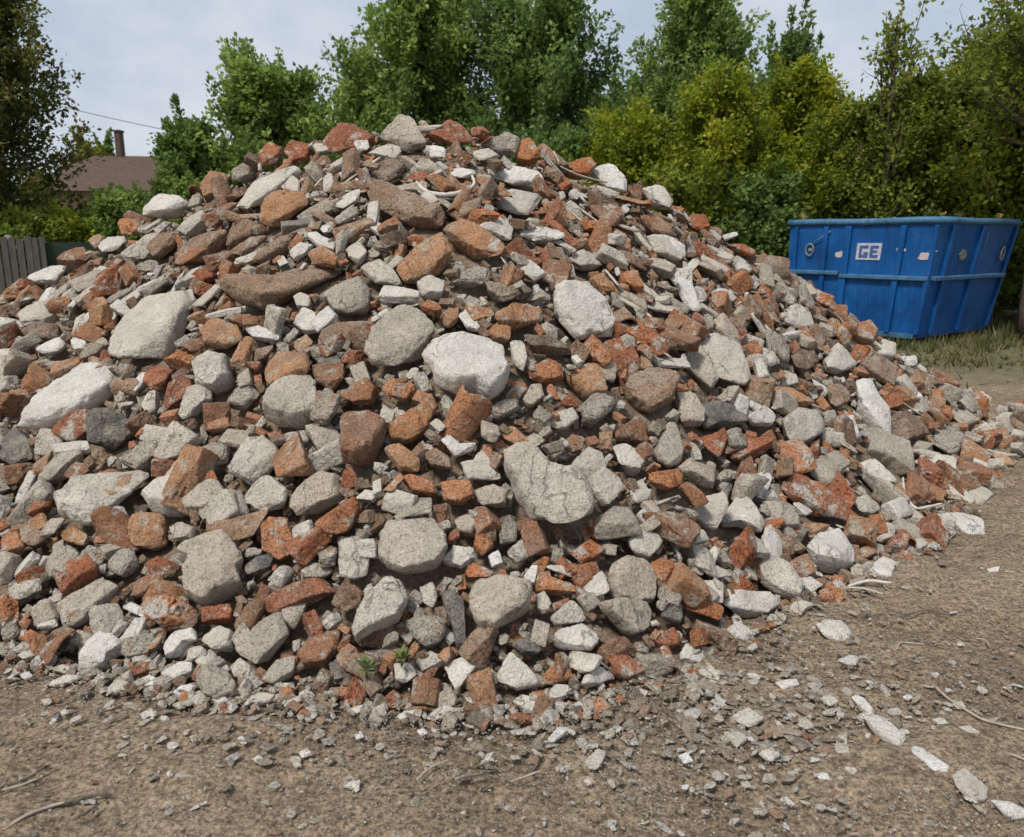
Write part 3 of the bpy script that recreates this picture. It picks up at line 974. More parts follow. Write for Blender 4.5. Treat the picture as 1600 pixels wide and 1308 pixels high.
H('G', 'p', '600,700 700,680 750,710 660,740', .3)
H('G', 'w', '470,800 560,770 640,790 560,820', .3)
H('G', 'n', '500,960 620,920 660,900 660,960 560,1000', .4)
H('G', 'c', '90,1230 170,1180 240,1230 290,1300 180,1300', .5)
H('G', 'p', '820,1240 880,1190 960,1260 900,1290', .4)
H('G', 'w', '1000,900 1040,870 1050,910 1020,930', .6)
H('G', 'w', '1070,880 1100,870 1125,900 1100,925', .6)
H('G', 'b', '985,830 1030,810 1080,840 1030,875', .5)
# --- region H, the ridge on the fence side
H('H', 'b', '1190,710 1240,650 1300,670 1290,720 1220,762', .5, CN)
H('H', 'b', '1310,690 1350,640 1440,655 1420,722 1350,740', .5, CN)
H('H', 'w', '1440,660 1500,660 1535,690 1470,700', .5)
H('H', 'm', '1060,790 1130,740 1200,750 1170,800 1080,842', .5, CN)
H('H', 'o', '920,850 970,785 1040,800 1060,870 940,902', .5, CN, 'rounded brown brick with white rim on the fence side ridge', 'the white rimmed ridge brick')
H('H', 'p', '640,980 710,890 830,900 870,930 760,965', .5, (-.2, -.62, .76), 'pale topped brick chunk on the fence side ridge', 'the pale topped ridge chunk')
H('H', 'b', '540,1020 560,1005 630,1010 650,1050 610,1085 560,1082', .6, CN, 'small square orange brick on the fence side ridge', 'the small square brick')
H('H', 'p', '1070,930 1180,830 1350,760 1390,770 1250,880 1090,982', .35, (-.2, -.6, .77), 'long pale slab slanting along the upper fence side', 'the upper slanting slab')
H('H', 'w', '810,1060 850,1020 940,950 960,990 850,1092', .7, None, 'white broken pillar stub with dark round end', 'the white pillar stub')
H('H', 'd', '955,950 1040,880 1060,990 1000,1042 960,1000', .5, (.35, -.85, .4), child='broken_end', lift=.4)
H('H', 'p', '440,1130 500,1095 600,1090 540,1150 470,1162', .4)
H('H', 'o', '405,1110 450,1075 480,1090 440,1142', .6)
H('H', 'c', '550,1170 680,1080 790,1060 780,1100 660,1190 570,1202', .5)
H('H', 'o', '250,1200 310,1150 390,1140 400,1190 330,1202', .5)
H('H', 'n', '800,1170 900,1080 1060,1050 960,1130 850,1202', .5)
H('H', 'p', '110,1280 230,1230 330,1220 260,1290 150,1300', .3)
H('K', 'o', '930,480 1010,450 1180,470 1200,540 960,670 890,640', .4, (-.2, -.75, .63), 'orange brown brick slab with pale edge on upper fence side', 'the pale edged brick slab')
H('K', 'w', '1030,450 1100,370 1150,400 1130,490', .4)
H('K', 'o', '370,880 520,790 720,680 700,740 500,880 360,960', .4, (-.2, -.6, .77))
H('K', 'n', '720,700 830,620 930,690 800,750 680,800', .4)
H('K', 'n', '700,850 830,760 940,740 880,800 760,870', .4)
H('K', 'w', '690,910 800,880 940,820 970,860 820,920', .4)
H('K', 'w', '1080,850 1150,790 1230,800 1180,860 1110,890', .5)
H('K', 'w', '1180,720 1230,700 1290,750 1360,780 1370,840 1260,800', .4)
H('K', 'o', '1200,850 1290,800 1390,870 1370,920 1230,910', .4)
H('K', 'w', '1000,900 1050,870 1080,920 1030,945', .6)
H('K', 'w', '1440,830 1520,780 1570,830 1500,880', .5)
H('K', 'p', '1300,390 1340,340 1370,400 1340,480 1300,460', .4)
H('K', 'w', '1390,350 1450,330 1490,380 1420,400', .4)
H('K', 'w', '1260,690 1330,680 1380,720 1300,730', .4)
H('K', 'p', '1360,560 1460,470 1540,450 1500,530 1420,580', .3)
H('K', 'n', '180,810 290,720 380,710 330,790 230,880', .4)
# --- region J
H('J', 'o', '810,600 860,590 1010,690 1010,740 900,710', .4)
H('J', 'w', '820,740 960,740 1090,800 1090,880 1000,880 920,810', .25, (.3, -.65, .7), 'ragged white plaster sheet high on the container side', 'the ragged white sheet')
H('J', 'w', '950,970 1090,920 1130,960 1130,1060 1190,1180 1120,1190 1030,1050', .3, (.2, -.75, .63), 'curved white plaster shard tapering downhill', 'the tapering white shard')
H('J', 'b', '1350,800 1430,790 1540,850 1500,870', .5)
H('J', 'w', '1310,750 1400,725 1420,745 1340,775', .5)
H('J', 'w', '1375,900 1420,870 1520,960 1490,985 1420,950', .3)
H('J', 'b', '1090,640 1130,610 1210,610 1240,690 1180,710 1110,700', .6, CN)
H('J', 'n', '680,830 740,850 870,950 860,980 740,920', .4)
H('J', 'p', '40,680 120,680 340,740 330,770 60,740', .3)
H('J', 'p', '800,1180 900,1160 1060,1210 1080,1240 900,1210', .3)
H('J', 'w', '1150,1060 1200,1080 1230,1150 1180,1150', .4)
H('J', 'p', '1250,1090 1320,1070 1410,1130 1340,1150', .4)
H('J', 'w', '620,1100 660,1070 710,1075 680,1110', .5)
H('J', 'w', '690,565 720,555 745,590 715,610', .5)
H('J', 'c', '480,430 560,440 700,490 620,510', .3)
# chips lying on the open ground
for s in ('800,650 840,640 910,715 880,725', '855,740 930,730 1055,830 1020,860 930,810', '1070,885 1110,880 1250,970 1240,995 1180,985',
          '1270,1010 1330,985 1430,1070 1420,1105 1370,1110 1290,1060', '1450,1130 1540,1140 1610,1170 1600,1200 1540,1200',
          '1300,790 1350,785 1400,820 1360,830', '1175,755 1220,750 1260,775 1210,780', '1270,680 1310,670 1330,700 1295,710',
          '250,740 320,700 390,740 330,785', '215,815 270,805 320,840 270,875', '370,910 420,895 475,910 430,945', '640,1010 690,1000 695,1030 650,1030',
          '730,1020 750,1010 800,1080 780,1085', '770,975 810,975 860,1000 820,1020', '470,1125 500,1115 540,1150 510,1150', '550,775 590,755 625,790 590,800',
          '450,585 540,565 560,590 480,610', '0,920 40,910 70,950 30,960', '1430,58 1490,45 1480,70 1440,72', '740,480 790,455 835,470 820,500',
          '1040,650 1070,640 1090,655 1060,668', '10,1060 50,1060 40,1080 15,1080', '660,655 710,640 740,670 700,690', '420,635 455,640 450,660 425,655'):
    H('I', 'w', s, .3, (0, -.06, 1), lift=.55)
for s in ('330,955 375,935 380,950 325,975', '1170,1140 1195,1125 1220,1140 1190,1155', '1385,1110 1420,1095 1440,1110 1400,1135', '1355,1160 1380,1150 1395,1170 1365,1180',
          '1100,1045 1120,1035 1145,1065 1120,1070', '190,870 230,860 240,880 205,890', '770,1205 790,1195 800,1215 780,1225', '90,745 130,735 150,755 110,770', '80,655 160,630 180,645 110,675'):
    H('C', 'w', s, .3, (0, -.06, 1), lift=.55)
for s in ('960,1055 1020,985 1065,990 1040,1020 985,1060', '1125,1240 1150,1230 1175,1250 1150,1262', '1000,1180 1025,1165 1030,1185 1008,1195', '70,1025 100,1010 112,1040 80,1048', '360,1010 390,1000 412,1020 380,1030',
          '20,1275 60,1235 95,1240 90,1290 75,1300 70,1255', '1140,1150 1200,1090 1240,1100 1200,1180 1160,1180', '1240,1240 1260,1235 1285,1275 1265,1275'):
    H('D', 'w', s, .3, (0, -.06, 1), lift=.55)


# ------------------------------------------------------------------ building the traced pieces
KIND = {  # name, category, colour word, noun
    'c': ('concrete_chunk', 'concrete chunk', 'grey', 'concrete chunk'), 'p': ('concrete_chunk', 'concrete chunk', 'pale', 'concrete chunk'),
    'd': ('concrete_chunk', 'concrete chunk', 'dark', 'concrete chunk'), 'w': ('plaster_piece', 'plaster piece', 'white', 'plaster piece'),
    'b': ('brick_piece', 'brick', 'red', 'brick piece'), 'o': ('brick_piece', 'brick', 'orange', 'brick piece'),
    'n': ('clay_lump', 'clay lump', 'brown', 'clay lump'), 'm': ('mortar_lump', 'mortar lump', 'speckled', 'mortar lump'),
    't': ('tile_shard', 'roof tile', 'terracotta', 'tile shard'), 'chip': ('stone_chip', 'stone chip', 'white', 'stone chip')}


def prism(poly, t, bev, seed, nA=72, rough=.02):
    """poly: outline in plane metres around its own centre; the body hangs below z = 0"""
    r = np.random.default_rng(seed)
    a = np.linspace(0, 2 * math.pi, nA, endpoint=False)
    d = np.stack([np.cos(a), np.sin(a)], 1)
    A, B = poly, np.roll(poly, -1, 0)
    rad = np.zeros(nA)
    for p0, p1 in zip(A, B):
        e = p1 - p0
        den = d[:, 0] * e[1] - d[:, 1] * e[0]
        den = np.where(np.abs(den) < 1e-9, 1e-9, den)
        s = (p0[0] * e[1] - p0[1] * e[0]) / den
        w = (p0[0] * d[:, 1] - p0[1] * d[:, 0]) / den
        ok = (w >= -1e-6) & (w <= 1 + 1e-6) & (s > 0)
        rad = np.where(ok & (s > rad), s, rad)
    m = rad[rad > 0].mean()
    rad = np.where(rad <= 0, m * .3, rad)
    k = np.array([.1, .8, .1])
    rad = np.convolve(np.r_[rad[-1], rad, rad[0]], k, 'valid')
    rad *= 1 + .035 * vnoise(np.stack([d[:, 0] * 5 + seed, d[:, 1] * 5, 0 * a], 1))
    b = bev
    rings = [(.002, .02), (.2, .018), (.4, .012), (.6, 0), (.76, -.008), (.88, -.02), (1 - b, -.03), (1 - .55 * b, -.03 - .12 * b), (1 - .2 * b, -.03 - .42 * b), (1.0, -.03 - b)]
    tb = t / m
    z0 = .03 + b
    for q in np.linspace(.12, 1, 9):
        rings.append((1 + .07 * math.sin(math.pi * q * .8) - .16 * q ** 2, -z0 - (max(tb - z0, .05)) * q))
    rings += [(.62, -tb * 1.05 - .02), (.3, -tb * 1.07 - .03), (.002, -tb * 1.07 - .03)]
    V = np.concatenate([np.stack([rad * d[:, 0] * s, rad * d[:, 1] * s, np.full(nA, z * m)], 1) for s, z in rings])
    ew = np.repeat([np.clip((s - 1 + 1.5 * b) / b, 0, 1) * (z > -.5) * np.clip((z + .5) / .3, 0, 1) for s, z in rings], nA)
    # a couple of broken-off corners on the upper face
    for _ in range(4):
        ph, al = r.uniform(0, 6.283), r.uniform(.35, .95)
        n = np.array([math.cos(ph) * math.sin(al), math.sin(ph) * math.sin(al), math.cos(al)])
        pr = V @ n
        c = pr.max() * r.uniform(.70, .92)
        V = V - n * np.maximum(pr - c, 0)[:, None]
    # flat fracture faces round the sides and below
    mask = np.clip((-V[:, 2] / m - .10) / .35, 0, 1)
    for _ in range(6):
        n = r.normal(size=3)
        n[2] = -abs(n[2]) - .55
        n /= np.linalg.norm(n)
        pr = V @ n
        c = pr.max() * r.uniform(.64, .92)
        V = V - n * (np.maximum(pr - c, 0) * mask)[:, None]
    q = V / m
    disp = rough * fbm(q * 1.7 + seed * 3.1, 5) + rough * .5 * fbm(q * 7 + seed, 3)
    # chipped edges
    chip = np.clip(fbm(q * 2.6 + 9 + seed, 3) - .12, 0, 1) * ew * .10
    V[:, 2] += disp * m - chip * m * .7
    V[:, :2] *= (1 + disp - chip * .7)[:, None]
    F = [[i * nA + k, i * nA + (k + 1) % nA, (i + 1) * nA + (k + 1) % nA, (i + 1) * nA + k] for i in range(len(rings) - 1) for k in range(nA)]
    return V, np.array(F)[:, ::-1]


def frame_of(n, tilt=None):
    n = n / np.linalg.norm(n)
    x = np.cross([0, 1, 0], n) if abs(n[1]) < .95 else np.cross([0, 0, 1], n)
    x = x / np.linalg.norm(x)
    if x[0] < 0:
        x = -x
    y = np.cross(n, x)
    if tilt is not None:
        c, s = math.cos(tilt), math.sin(tilt)
        x, y = c * x + s * y, -s * x + c * y
    return np.stack([x, y, n], 1)


def hull2(P):
    P = sorted(map(tuple, P))
    def half(Q):
        h = []
        for p_ in Q:
            while len(h) > 1 and (h[-1][0] - h[-2][0]) * (p_[1] - h[-2][1]) - (h[-1][1] - h[-2][1]) * (p_[0] - h[-2][0]) <= 0:
                h.pop()
            h.append(p_)
        return h[:-1]
    return np.array(half(P) + half(P[::-1]))


def area2(P):
    x, y = P[:, 0], P[:, 1]
    return abs(np.sum(x * np.roll(y, -1) - np.roll(x, -1) * y)) / 2


THINGS = []    # every piece: object, kind key, picture position, picture radius, label, anchor
HULLS = []
for h in HEROES:
    c_ = h['poly'].mean(0)
    if h['lift'] == .55 and h['kind'] == 'w':
        h['poly'] = c_ + (h['poly'] - c_) * 1.08
cents = np.array([h['poly'].mean(0) for h in HEROES])
HP, HON = hits(cents)
prev = None
for i, h in enumerate(HEROES):
    k = h['kind']
    P0, on, c = HP[i], HON[i], cents[i]
    is_ground = on is False
    if h['child']:
        P0 = prev_P0
    v = ray(*c)
    if h['n'] is not None:
        n = np.array(h['n'], float)
    elif is_ground:
        n = np.array([0, -.1, 1.0])
    else:
        n = slope_normal(P0[0], P0[1]) + np.array([rng.normal() * .16, -.12 + rng.normal() * .1, rng.normal() * .1])
    n = n / np.linalg.norm(n)
    for _ in range(12):
        if -n @ v > .42 or is_ground:
            break
        n = n - .18 * v
        n = n / np.linalg.norm(n)
    dist = np.linalg.norm(P0 - CAM)
    size = math.sqrt(area2(h['poly'])) / FPX * dist
    t = h['t'] * size * 1.25
    lift = h['lift'] * 1.25 * (min(t, size * .55))
    if is_ground:
        lift = .012 + .25 * t
    P0 = P0 - v * 0 + n * lift
    # slide back along the ray so the middle still projects where the photograph has it
    P0 = CAM + v * ((P0 - CAM) @ n / (v @ n)) if -v @ n > .3 else P0
    Rm = frame_of(n)
    L3 = []
    for px, py in h['poly']:
        d = ray(px, py)
        s = ((P0 - CAM) @ n) / min(d @ n, -.12)
        L3.append((CAM + d * s - P0) @ Rm)
    L2 = np.array(L3)[:, :2]
    cc = L2.mean(0)
    L2 = L2 - cc
    P0 = P0 + Rm[:, :2] @ cc
    if area2(L2) > 0:
        x, y = L2[:, 0], L2[:, 1]
        if np.sum(x * np.roll(y, -1) - np.roll(x, -1) * y) < 0:
            L2 = L2[::-1]
    bev = {'c': .075, 'p': .06, 'd': .06, 'w': .07, 'b': .06, 'o': .08, 'n': .10, 'm': .14}[k]
    big = math.sqrt(area2(h['poly'])) > 55
    V, F = prism(L2, t, bev, 100 + i, 96 if big else 56, {'m': .05, 'o': .035, 'n': .045, 'c': .026, 'p': .02, 'w': .02, 'b': .028, 'd': .025}[k])
    key = 'chip' if (is_ground and k == 'w') else k
    name = KIND[key][0]
    if h['child']:
        # a facing of another material on the piece before it: that piece becomes an Empty with two parts
        body, root = prev, None
        rec = THINGS[-1]
        if body.parent is None:
            root = empty(body.name.split('.')[0], body.location)
            body.name = 'block'
            mw = Matrix(body.matrix_basis)
            body.parent = root
            body.location = (0, 0, 0)
            rec['o'] = root
        root = body.parent
        o = mesh_obj(h['child'], V @ Rm.T + (P0 - np.array(root.location)), F, M[k], root)
        prev_P0 = HP[i]
        continue
    o = mesh_obj(name, V @ Rm.T, F, M[k], None, True, None, P0)
    prev, prev_P0 = o, HP[i]
    W = proj(V @ Rm.T + P0)
    hl = hull2(W)
    HULLS.append(hl)
    THINGS.append(dict(o=o, k=key, p=c, r=math.sqrt(area2(h['poly'])) * .6, label=h['label'], anchor=h['anchor'], ground=is_ground))


def inside_any(pts, pad=0.0, rad=None):
    out = np.zeros(len(pts), bool)
    for hl in HULLS:
        c = hl.mean(0)
        q = c + (pts - c) / (1 + pad) if rad is None else c + (pts - c) / (1 + pad * rad / (.55 * math.sqrt(area2(hl))))[:, None]
        lo, hi = hl.min(0), hl.max(0)
        idx = np.nonzero((q > lo).all(1) & (q < hi).all(1) & ~out)[0]
        if not len(idx):
            continue
        A, B = hl, np.roll(hl, -1, 0)
        e = B - A
        cr = e[:, 0] * (q[idx, 1][:, None] - A[:, 1]) - e[:, 1] * (q[idx, 0][:, None] - A[:, 0])
        out[idx] |= (cr >= 0).all(1) | (cr <= 0).all(1)
    return out


# ------------------------------------------------------------------ pieces between the traced ones
def scatter(n, lo, hi, ex, fringe=0.0):
    X = rng.uniform(-7.0, 5.2, n)
    Y = rng.uniform(2.3, 8.4, n)
    u = X / Y
    yc, yb = np.interp(u, CU, CY), np.interp(u, BU, BY)
    ok = (Y > yb - fringe) & (Y < yc + .22) & (u > -.78) & (u < .66)
    X, Y = X[ok], Y[ok]
    Z = np.maximum(heap(X, Y), 0)
    r = lo + (hi - lo) * rng.random(len(X)) ** ex
    return X, Y, Z, r


X, Y, Z, r = scatter(120000, .032, .142, 2.1)
pp = proj(np.stack([X, Y, Z + .03], 1))
r = r * (1 - .3 * np.clip((620 - pp[:, 1]) / 300, 0, 1)) * (1 - .38 * np.clip((pp[:, 1] - 780) / 200, 0, 1))
far = (pp[:, 0] < -60) | (pp[:, 0] > 1660)
rpx = r / np.linalg.norm(np.stack([X, Y, Z - EYE], 1), axis=1) * FPX
keep = ~inside_any(pp, .5, rpx) & ~far
X, Y, Z, r, pp = X[keep], Y[keep], Z[keep], r[keep], pp[keep]
order = np.argsort(-(r * (.75 + .5 * rng.random(len(r)))))
sel, QP, QR = [], np.zeros((0, 3)), np.zeros(0)
for i in order:
    c = np.array([X[i], Y[i], Z[i]])
    if len(QR) and (np.linalg.norm(QP - c, axis=1) < .54 * (QR + r[i])).any():
        continue
    sel.append(i)
    QP = np.vstack([QP, c])
    QR = np.append(QR, r[i])
    if len(sel) >= 4200:
        break
MAXR = {'concrete_chunk': 285, 'brick_piece': 285, 'plaster_piece': 290, 'clay_lump': 110, 'mortar_lump': 90, 'tile_shard': 180}
CNT = {}
for t_ in THINGS:
    CNT[KIND[t_['k']][0]] = CNT.get(KIND[t_['k']][0], 0) + 1
LIB = {}
for k in 'cpdwm':
    LIB[k] = [lib_mesh(KIND[k][0], chunk(300 + 20 * ord(k) + j, 4, (1, rng.uniform(.5, .9), rng.uniform(.26, .66)), 5, .1 if k != 'm' else .9, .045 if k != 'm' else .12), M[k]) for j in range(9)]
for k in 'bon':
    LIB[k] = [lib_mesh(KIND[k][0], brick(500 + 20 * ord(k) + j, 12, (1, rng.uniform(.5, .72), rng.uniform(.34, .5)), 2 + j % 3), M[k]) for j in range(9)]
LIB['t'] = [lib_mesh(KIND['t'][0], shard(900 + j, rng.uniform(.5, 1.1)), M['obnoo'[j % 5]]) for j in range(12)]
for k in 'pw':
    LIB[k] += [lib_mesh(KIND[k][0], chunk(1500 + 20 * ord(k) + j, 4, (1, rng.uniform(.45, .8), rng.uniform(.10, .22)), 9, 0, .04), M[k]) for j in range(7)]


def hull_chunk(seed, dims, box=False):
    r_ = np.random.default_rng(seed)
    if box:
        pts_ = np.array([[x, y, z_] for x in (-1, 1) for y in (-1, 1) for z_ in (-1, 1)]) * r_.uniform(.72, 1.0, (8, 3))
        pts_ = np.vstack([pts_, pts_[:3] * r_.uniform(.6, 1.05, (3, 3))])
    else:
        pts_ = rand_dirs(13, r_) * r_.uniform(.75, 1.05, 13)[:, None]
    bm = bmesh.new()
    for p_ in pts_ * np.array(dims):
        bm.verts.new(p_)
    res = bmesh.ops.convex_hull(bm, input=bm.verts[:])
    bmesh.ops.delete(bm, geom=[v for v in bm.verts if not v.link_faces], context='VERTS')
    bmesh.ops.triangulate(bm, faces=bm.faces[:])
    bm.verts.index_update()
    V = np.array([v.co[:] for v in bm.verts])
    F = np.array([[v.index for v in f.verts] for f in bm.faces])
    bm.free()
    return V, F


LOW = [hull_chunk(40 + j, (1, rng.uniform(.55, .9), rng.uniform(.3, .65))) for j in range(14)]
LOWB = [hull_chunk(60 + j, (1, rng.uniform(.5, .75), rng.uniform(.3, .5)), True) for j in range(8)]
STUFF = []     # (variant, position, rotation, scale, tint)
kinds = np.array(list('cpwbonmdt'))
fore = sorted(sel, key=lambda i: -r[i] / max(Y[i], 1))
for i in fore:
    up = np.clip((620 - pp[i, 1]) / 300, 0, 1)
    pk = np.array([.29 - .10 * up, .11, .07 + .05 * up, .18 - .03 * up, .18 + .03 * up, .05 + .05 * up, .08, .012, .05 + .11 * up])
    k = rng.choice(kinds, p=pk / pk.sum())
    n = slope_normal(X[i], Y[i]) + rng.normal(size=3) * .45
    Rm = frame_of(n, rng.uniform(0, math.pi) if up < .4 else rng.normal() * .5 - .6 * np.sign(pp[i, 0] - 640) * .9)
    s = r[i] * (1.05 if k in 'bon' else 1.12 if k != 't' else 1.25)
    pos = np.array([X[i], Y[i], Z[i]]) + Rm[:, 2] * r[i] * rng.uniform(-.25, .5)
    name = KIND[k][0]
    rp = r[i] / np.linalg.norm(pos - CAM) * FPX
    vis = 0 <= pp[i, 0] <= 1600 and pp[i, 1] <= 1308
    if vis and CNT.get(name, 0) < MAXR[name]:
        CNT[name] = CNT.get(name, 0) + 1
        src = LIB[k][rng.integers(len(LIB[k]))]
        o = bpy.data.objects.new(name, src)
        COL.objects.link(o)
        Mx = Matrix(((Rm * s) * np.array([1 + (.12 if k in 'bon' else .4) * up, rng.uniform(.85, 1.2) * (1 - .25 * up), rng.uniform(.8, 1.2) * (1 - .2 * up)])).tolist()).to_4x4()
        Mx.translation = pos
        o.matrix_world = Mx
        THINGS.append(dict(o=o, k=k, p=pp[i], r=rp, label=None, anchor=None, ground=False))
    else:
        tb = {'c': .04, 'p': .7, 'w': .2, 'b': .12, 'o': .63, 'n': .62, 'm': .54, 'd': .95, 't': .63}[k]
        STUFF.append((('b' if k in 'bon' else 'c'), pos, Rm, s, tb + rng.random() * .03))


def stuff_mesh(items, name, mat):
    Vs, Fs, Ts, off = [], [], [], 0
    groups = {}
    for it in items:
        lib = LOWB if it[0] == 'b' else LOW
        groups.setdefault((it[0], int(rng.integers(len(lib)))), []).append(it)
    for (g, j), its in groups.items():
        V, F = (LOWB if g == 'b' else LOW)[j]
        RS = np.array([a[2] * a[3] for a in its])
        P = np.array([a[1] for a in its])
        W = np.einsum('kij,nj->kni', RS, V) + P[:, None, :]
        n = len(V)
        Vs.append(W.reshape(-1, 3))
        Fs.append((F[None] + (np.arange(len(its)) * n)[:, None, None]).reshape(-1, 3) + off)
        Ts.append(np.repeat([a[4] for a in its], n))
        off += len(its) * n
    return mesh_obj(name, np.concatenate(Vs), np.concatenate(Fs), mat, None, False, np.concatenate(Ts))


# small broken bits filling the gaps
X2, Y2, Z2, r2 = scatter(70000, .010, .046, 2.2, .12)
p2 = proj(np.stack([X2, Y2, Z2], 1))
ok = ~inside_any(p2, -.12)
for x, y, z, rr in zip(X2[ok][:20000], Y2[ok][:20000], Z2[ok][:20000], r2[ok][:20000]):
    n = np.array([0, -.4, .9]) + rng.normal(size=3) * .5
    STUFF.append(('b' if rng.random() < .3 else 'c', np.array([x, y, z - (.05 + .04 * rng.random()) * min(z / .15, 1) - .004]) , frame_of(n, rng.uniform(0, 3.14)), rr * 1.1, rng.random()))
# the far side of the heap
for _ in range(1500):
    u = rng.uniform(-.9, .62)
    yc = np.interp(u, CU, CY)
    y = yc + rng.uniform(.2, 2.6)
    z = heap(np.array([u * y]), np.array([y]))[0]
    if z < .02:
        continue
    STUFF.append(('b' if rng.random() < .4 else 'c', np.array([u * y, y, z - .03]), frame_of(np.array([0, .5, .8]) + rng.normal(size=3) * .3, rng.uniform(0, 3.14)), rng.uniform(.05, .13), rng.random()))
so = stuff_mesh(STUFF, 'small_rubble', M['mix'])
tag(so, 'countless small broken bits of brick, concrete and plaster between the larger pieces', kind='stuff')

# crumbs strewn on the dirt
chips = []
for _ in range(36000):
    if len(chips) > 9000:
        break
    px, py = rng.uniform(-120, 1720), 640 + 720 * rng.random() ** .8
    P = on_ground(px, py)
    if heap(P[:1], P[1:2])[0] > .01 or P[1] > 9:
        continue
    u = P[0] / P[1]
    gap = np.interp(u, BU, BY) - P[1]
    dens = .06 + .9 * math.exp(-max(gap, 0) / .20) + .5 * math.exp(-((px - 1230) / 260) ** 2 - ((py - 1130) / 120) ** 2)
    dens += .16 * math.exp(-((px - 1450) / 230) ** 2 - ((py - 1080) / 170) ** 2)
    if rng.random() > dens:
        continue
    rr = (.003 + .022 * rng.random() ** 4.2) * (1.35 if gap < .4 else 1) * (1 + .9 * math.exp(-((px - 1200) / 240) ** 2 - ((py - 1120) / 110) ** 2))
    Rm = frame_of(np.array([0, 0, 1]) + rng.normal(size=3) * .22, rng.uniform(0, 3.14)) * np.array([rng.uniform(.8, 1.35), rng.uniform(.7, 1.1), rng.uniform(.35, .8)])
    chips.append(('c', np.array([P[0], P[1], rr * .1 * rng.normal() - .004]), Rm, rr, rng.random()))
cx, cy = rng.uniform(-60, 1660, 34000), 660 + 690 * rng.random(34000) ** .7
D_ = FW + np.outer((cx - 800) / FPX, [1, 0, 0]) + np.outer((654 - cy) / FPX, UP)
G_ = CAM + D_ * (-EYE / D_[:, 2:3])
ok = (heap(G_[:, 0], G_[:, 1]) < .01) & (G_[:, 1] < 7) & (vnoise(G_ * 2.3) > rng.uniform(-.9, .5, len(G_)))
for P in G_[ok][:17000]:
    chips.append(('c', np.array([P[0], P[1], .002]), frame_of(np.array([0, 0, 1]) + rng.normal(size=3) * .5, rng.uniform(0, 3.14)), rng.uniform(.0018, .0055), rng.random()))
co = stuff_mesh(chips, 'gravel', M['chipmix'])
tag(co, 'scattered crumbs of plaster, mortar and brick on the bare dirt', kind='stuff')


# ------------------------------------------------------------------ laths, wires, twigs
def on_surface(pts, up=.02):
    Q, _ = hits(pts)
    return [q + np.array([0, -up * .5, up]) for q in Q]


def smooth_path(P, n=5):
    P = [np.array(p_) for p_ in P]
    out = []
    for i in range(len(P) - 1):
        a, b, c, d = P[max(i - 1, 0)], P[i], P[i + 1], P[min(i + 2, len(P) - 1)]
        for s in np.linspace(0, 1, n, endpoint=False):
            out.append(.5 * ((2 * b) + (c - a) * s + (2 * a - 5 * b + 4 * c - d) * s * s + (3 * b - a - 3 * c + d) * s ** 3))
    return out + [P[-1]]


def stick(reg, pts, rad, name, mat, label, cat, flat=1.0, group=None, up=.02):
    ox, oy, s = ORG[reg]
    v = [float(x) for x in pts.replace(',', ' ').split()]
    P = np.array(v).reshape(-1, 2) * s + [ox, oy]
    path = smooth_path(on_surface(P, up))
    mb = MB()
    n = len(path)
    k_ = .62 if name in ('stalk', 'twig') else 1.0
    path = [q + np.array([0, 0, -.5 * up * (name in ('stalk', 'twig'))]) + rng.normal(size=3) * rad * .35 * (name == 'twig') for q in path]
    mb.tube(path, [rad * k_ * (.35 + .75 * math.sin(.4 + 2.4 * i / n)) * rng.uniform(.8, 1.2) for i in range(n)], 8, flat)
    o = mb.build(name, mat, None, True)
    return tag(o, label, cat, group)


stick('F', '430,350 560,430 720,520 790,590', .016, 'lath', M['lath'], 'long pale straight lath lying down the container side slope', 'lath', .5)
stick('F', '930,735 1000,780 1060,820 1110,850', .02, 'lath', M['lath'], 'short thick pale lath at the lower container side edge', 'lath', .6)
stick('F', '340,470 390,560 440,615 520,650', .018, 'lath', M['lath'], 'bent grey lath curving beneath the upper pale slabs', 'lath', .6)
stick('F', '1040,930 1110,980 1180,1005 1250,960', .012, 'lath', M['lath'], 'thin pale lath bridging rubble near the container side foot', 'lath', .6)
stick('G', '1085,955 1150,1010 1240,1075', .013, 'lath', M['lath'], 'upper of two parallel white laths near the upper ridge', 'lath', .5)
stick('G', '1060,985 1120,1040 1190,1085', .012, 'lath', M['lath'], 'lower of two parallel white laths near the upper ridge', 'lath', .5)
stick('G', '0,885 60,840 130,790 190,745', .014, 'lath', M['lath'], 'brown lath sloping up to the earthen arch below the peak', 'lath', .5)
stick('J', '300,340 400,390 500,420 590,440', .012, 'lath', M['lath'], 'pale lath under the white edged ridge brick', 'lath', .5)
stick('J', '650,890 700,960 740,1030 790,1085', .012, 'lath', M['lath'], 'pale lath pointing downhill past the smooth white oval', 'lath', .6)
stick('J', '650,1160 700,1190 770,1230', .010, 'lath', M['lath'], 'short thin lath beside the pale egg shaped slab', 'lath', .6)
stick('B', '1290,205 1350,240 1430,290 1440,330 1380,420', .009, 'bent_wire', M['wire'], 'dusty hooked wire beside the pale egg shaped slab', 'wire', 1)
stick('B', '1390,440 1440,480 1500,500', .010, 'lath', M['lath'], 'grey lath stub above the wide brown lump', 'lath', .6)
stick('B', '1420,400 1480,450 1540,490', .010, 'lath', M['lath'], 'grey lath lying next to a lath stub', 'lath', .6)
stick('G', '360,860 400,900 480,920 570,905 625,870 610,820', .013, 'bent_wire', M['wire'], 'thick pale curved rim of wire below the peak', 'wire', 1)
stick('A', '430,280 460,250 500,245 540,280 530,310', .013, 'bent_wire', M['wire'], 'pale curled wire loop beside the big smooth pale slab', 'wire', 1)
stick('A', '255,575 270,640 310,690', .014, 'lath', M['lath'], 'brown splinter standing between the slanted slab and red brick', 'lath', .6)
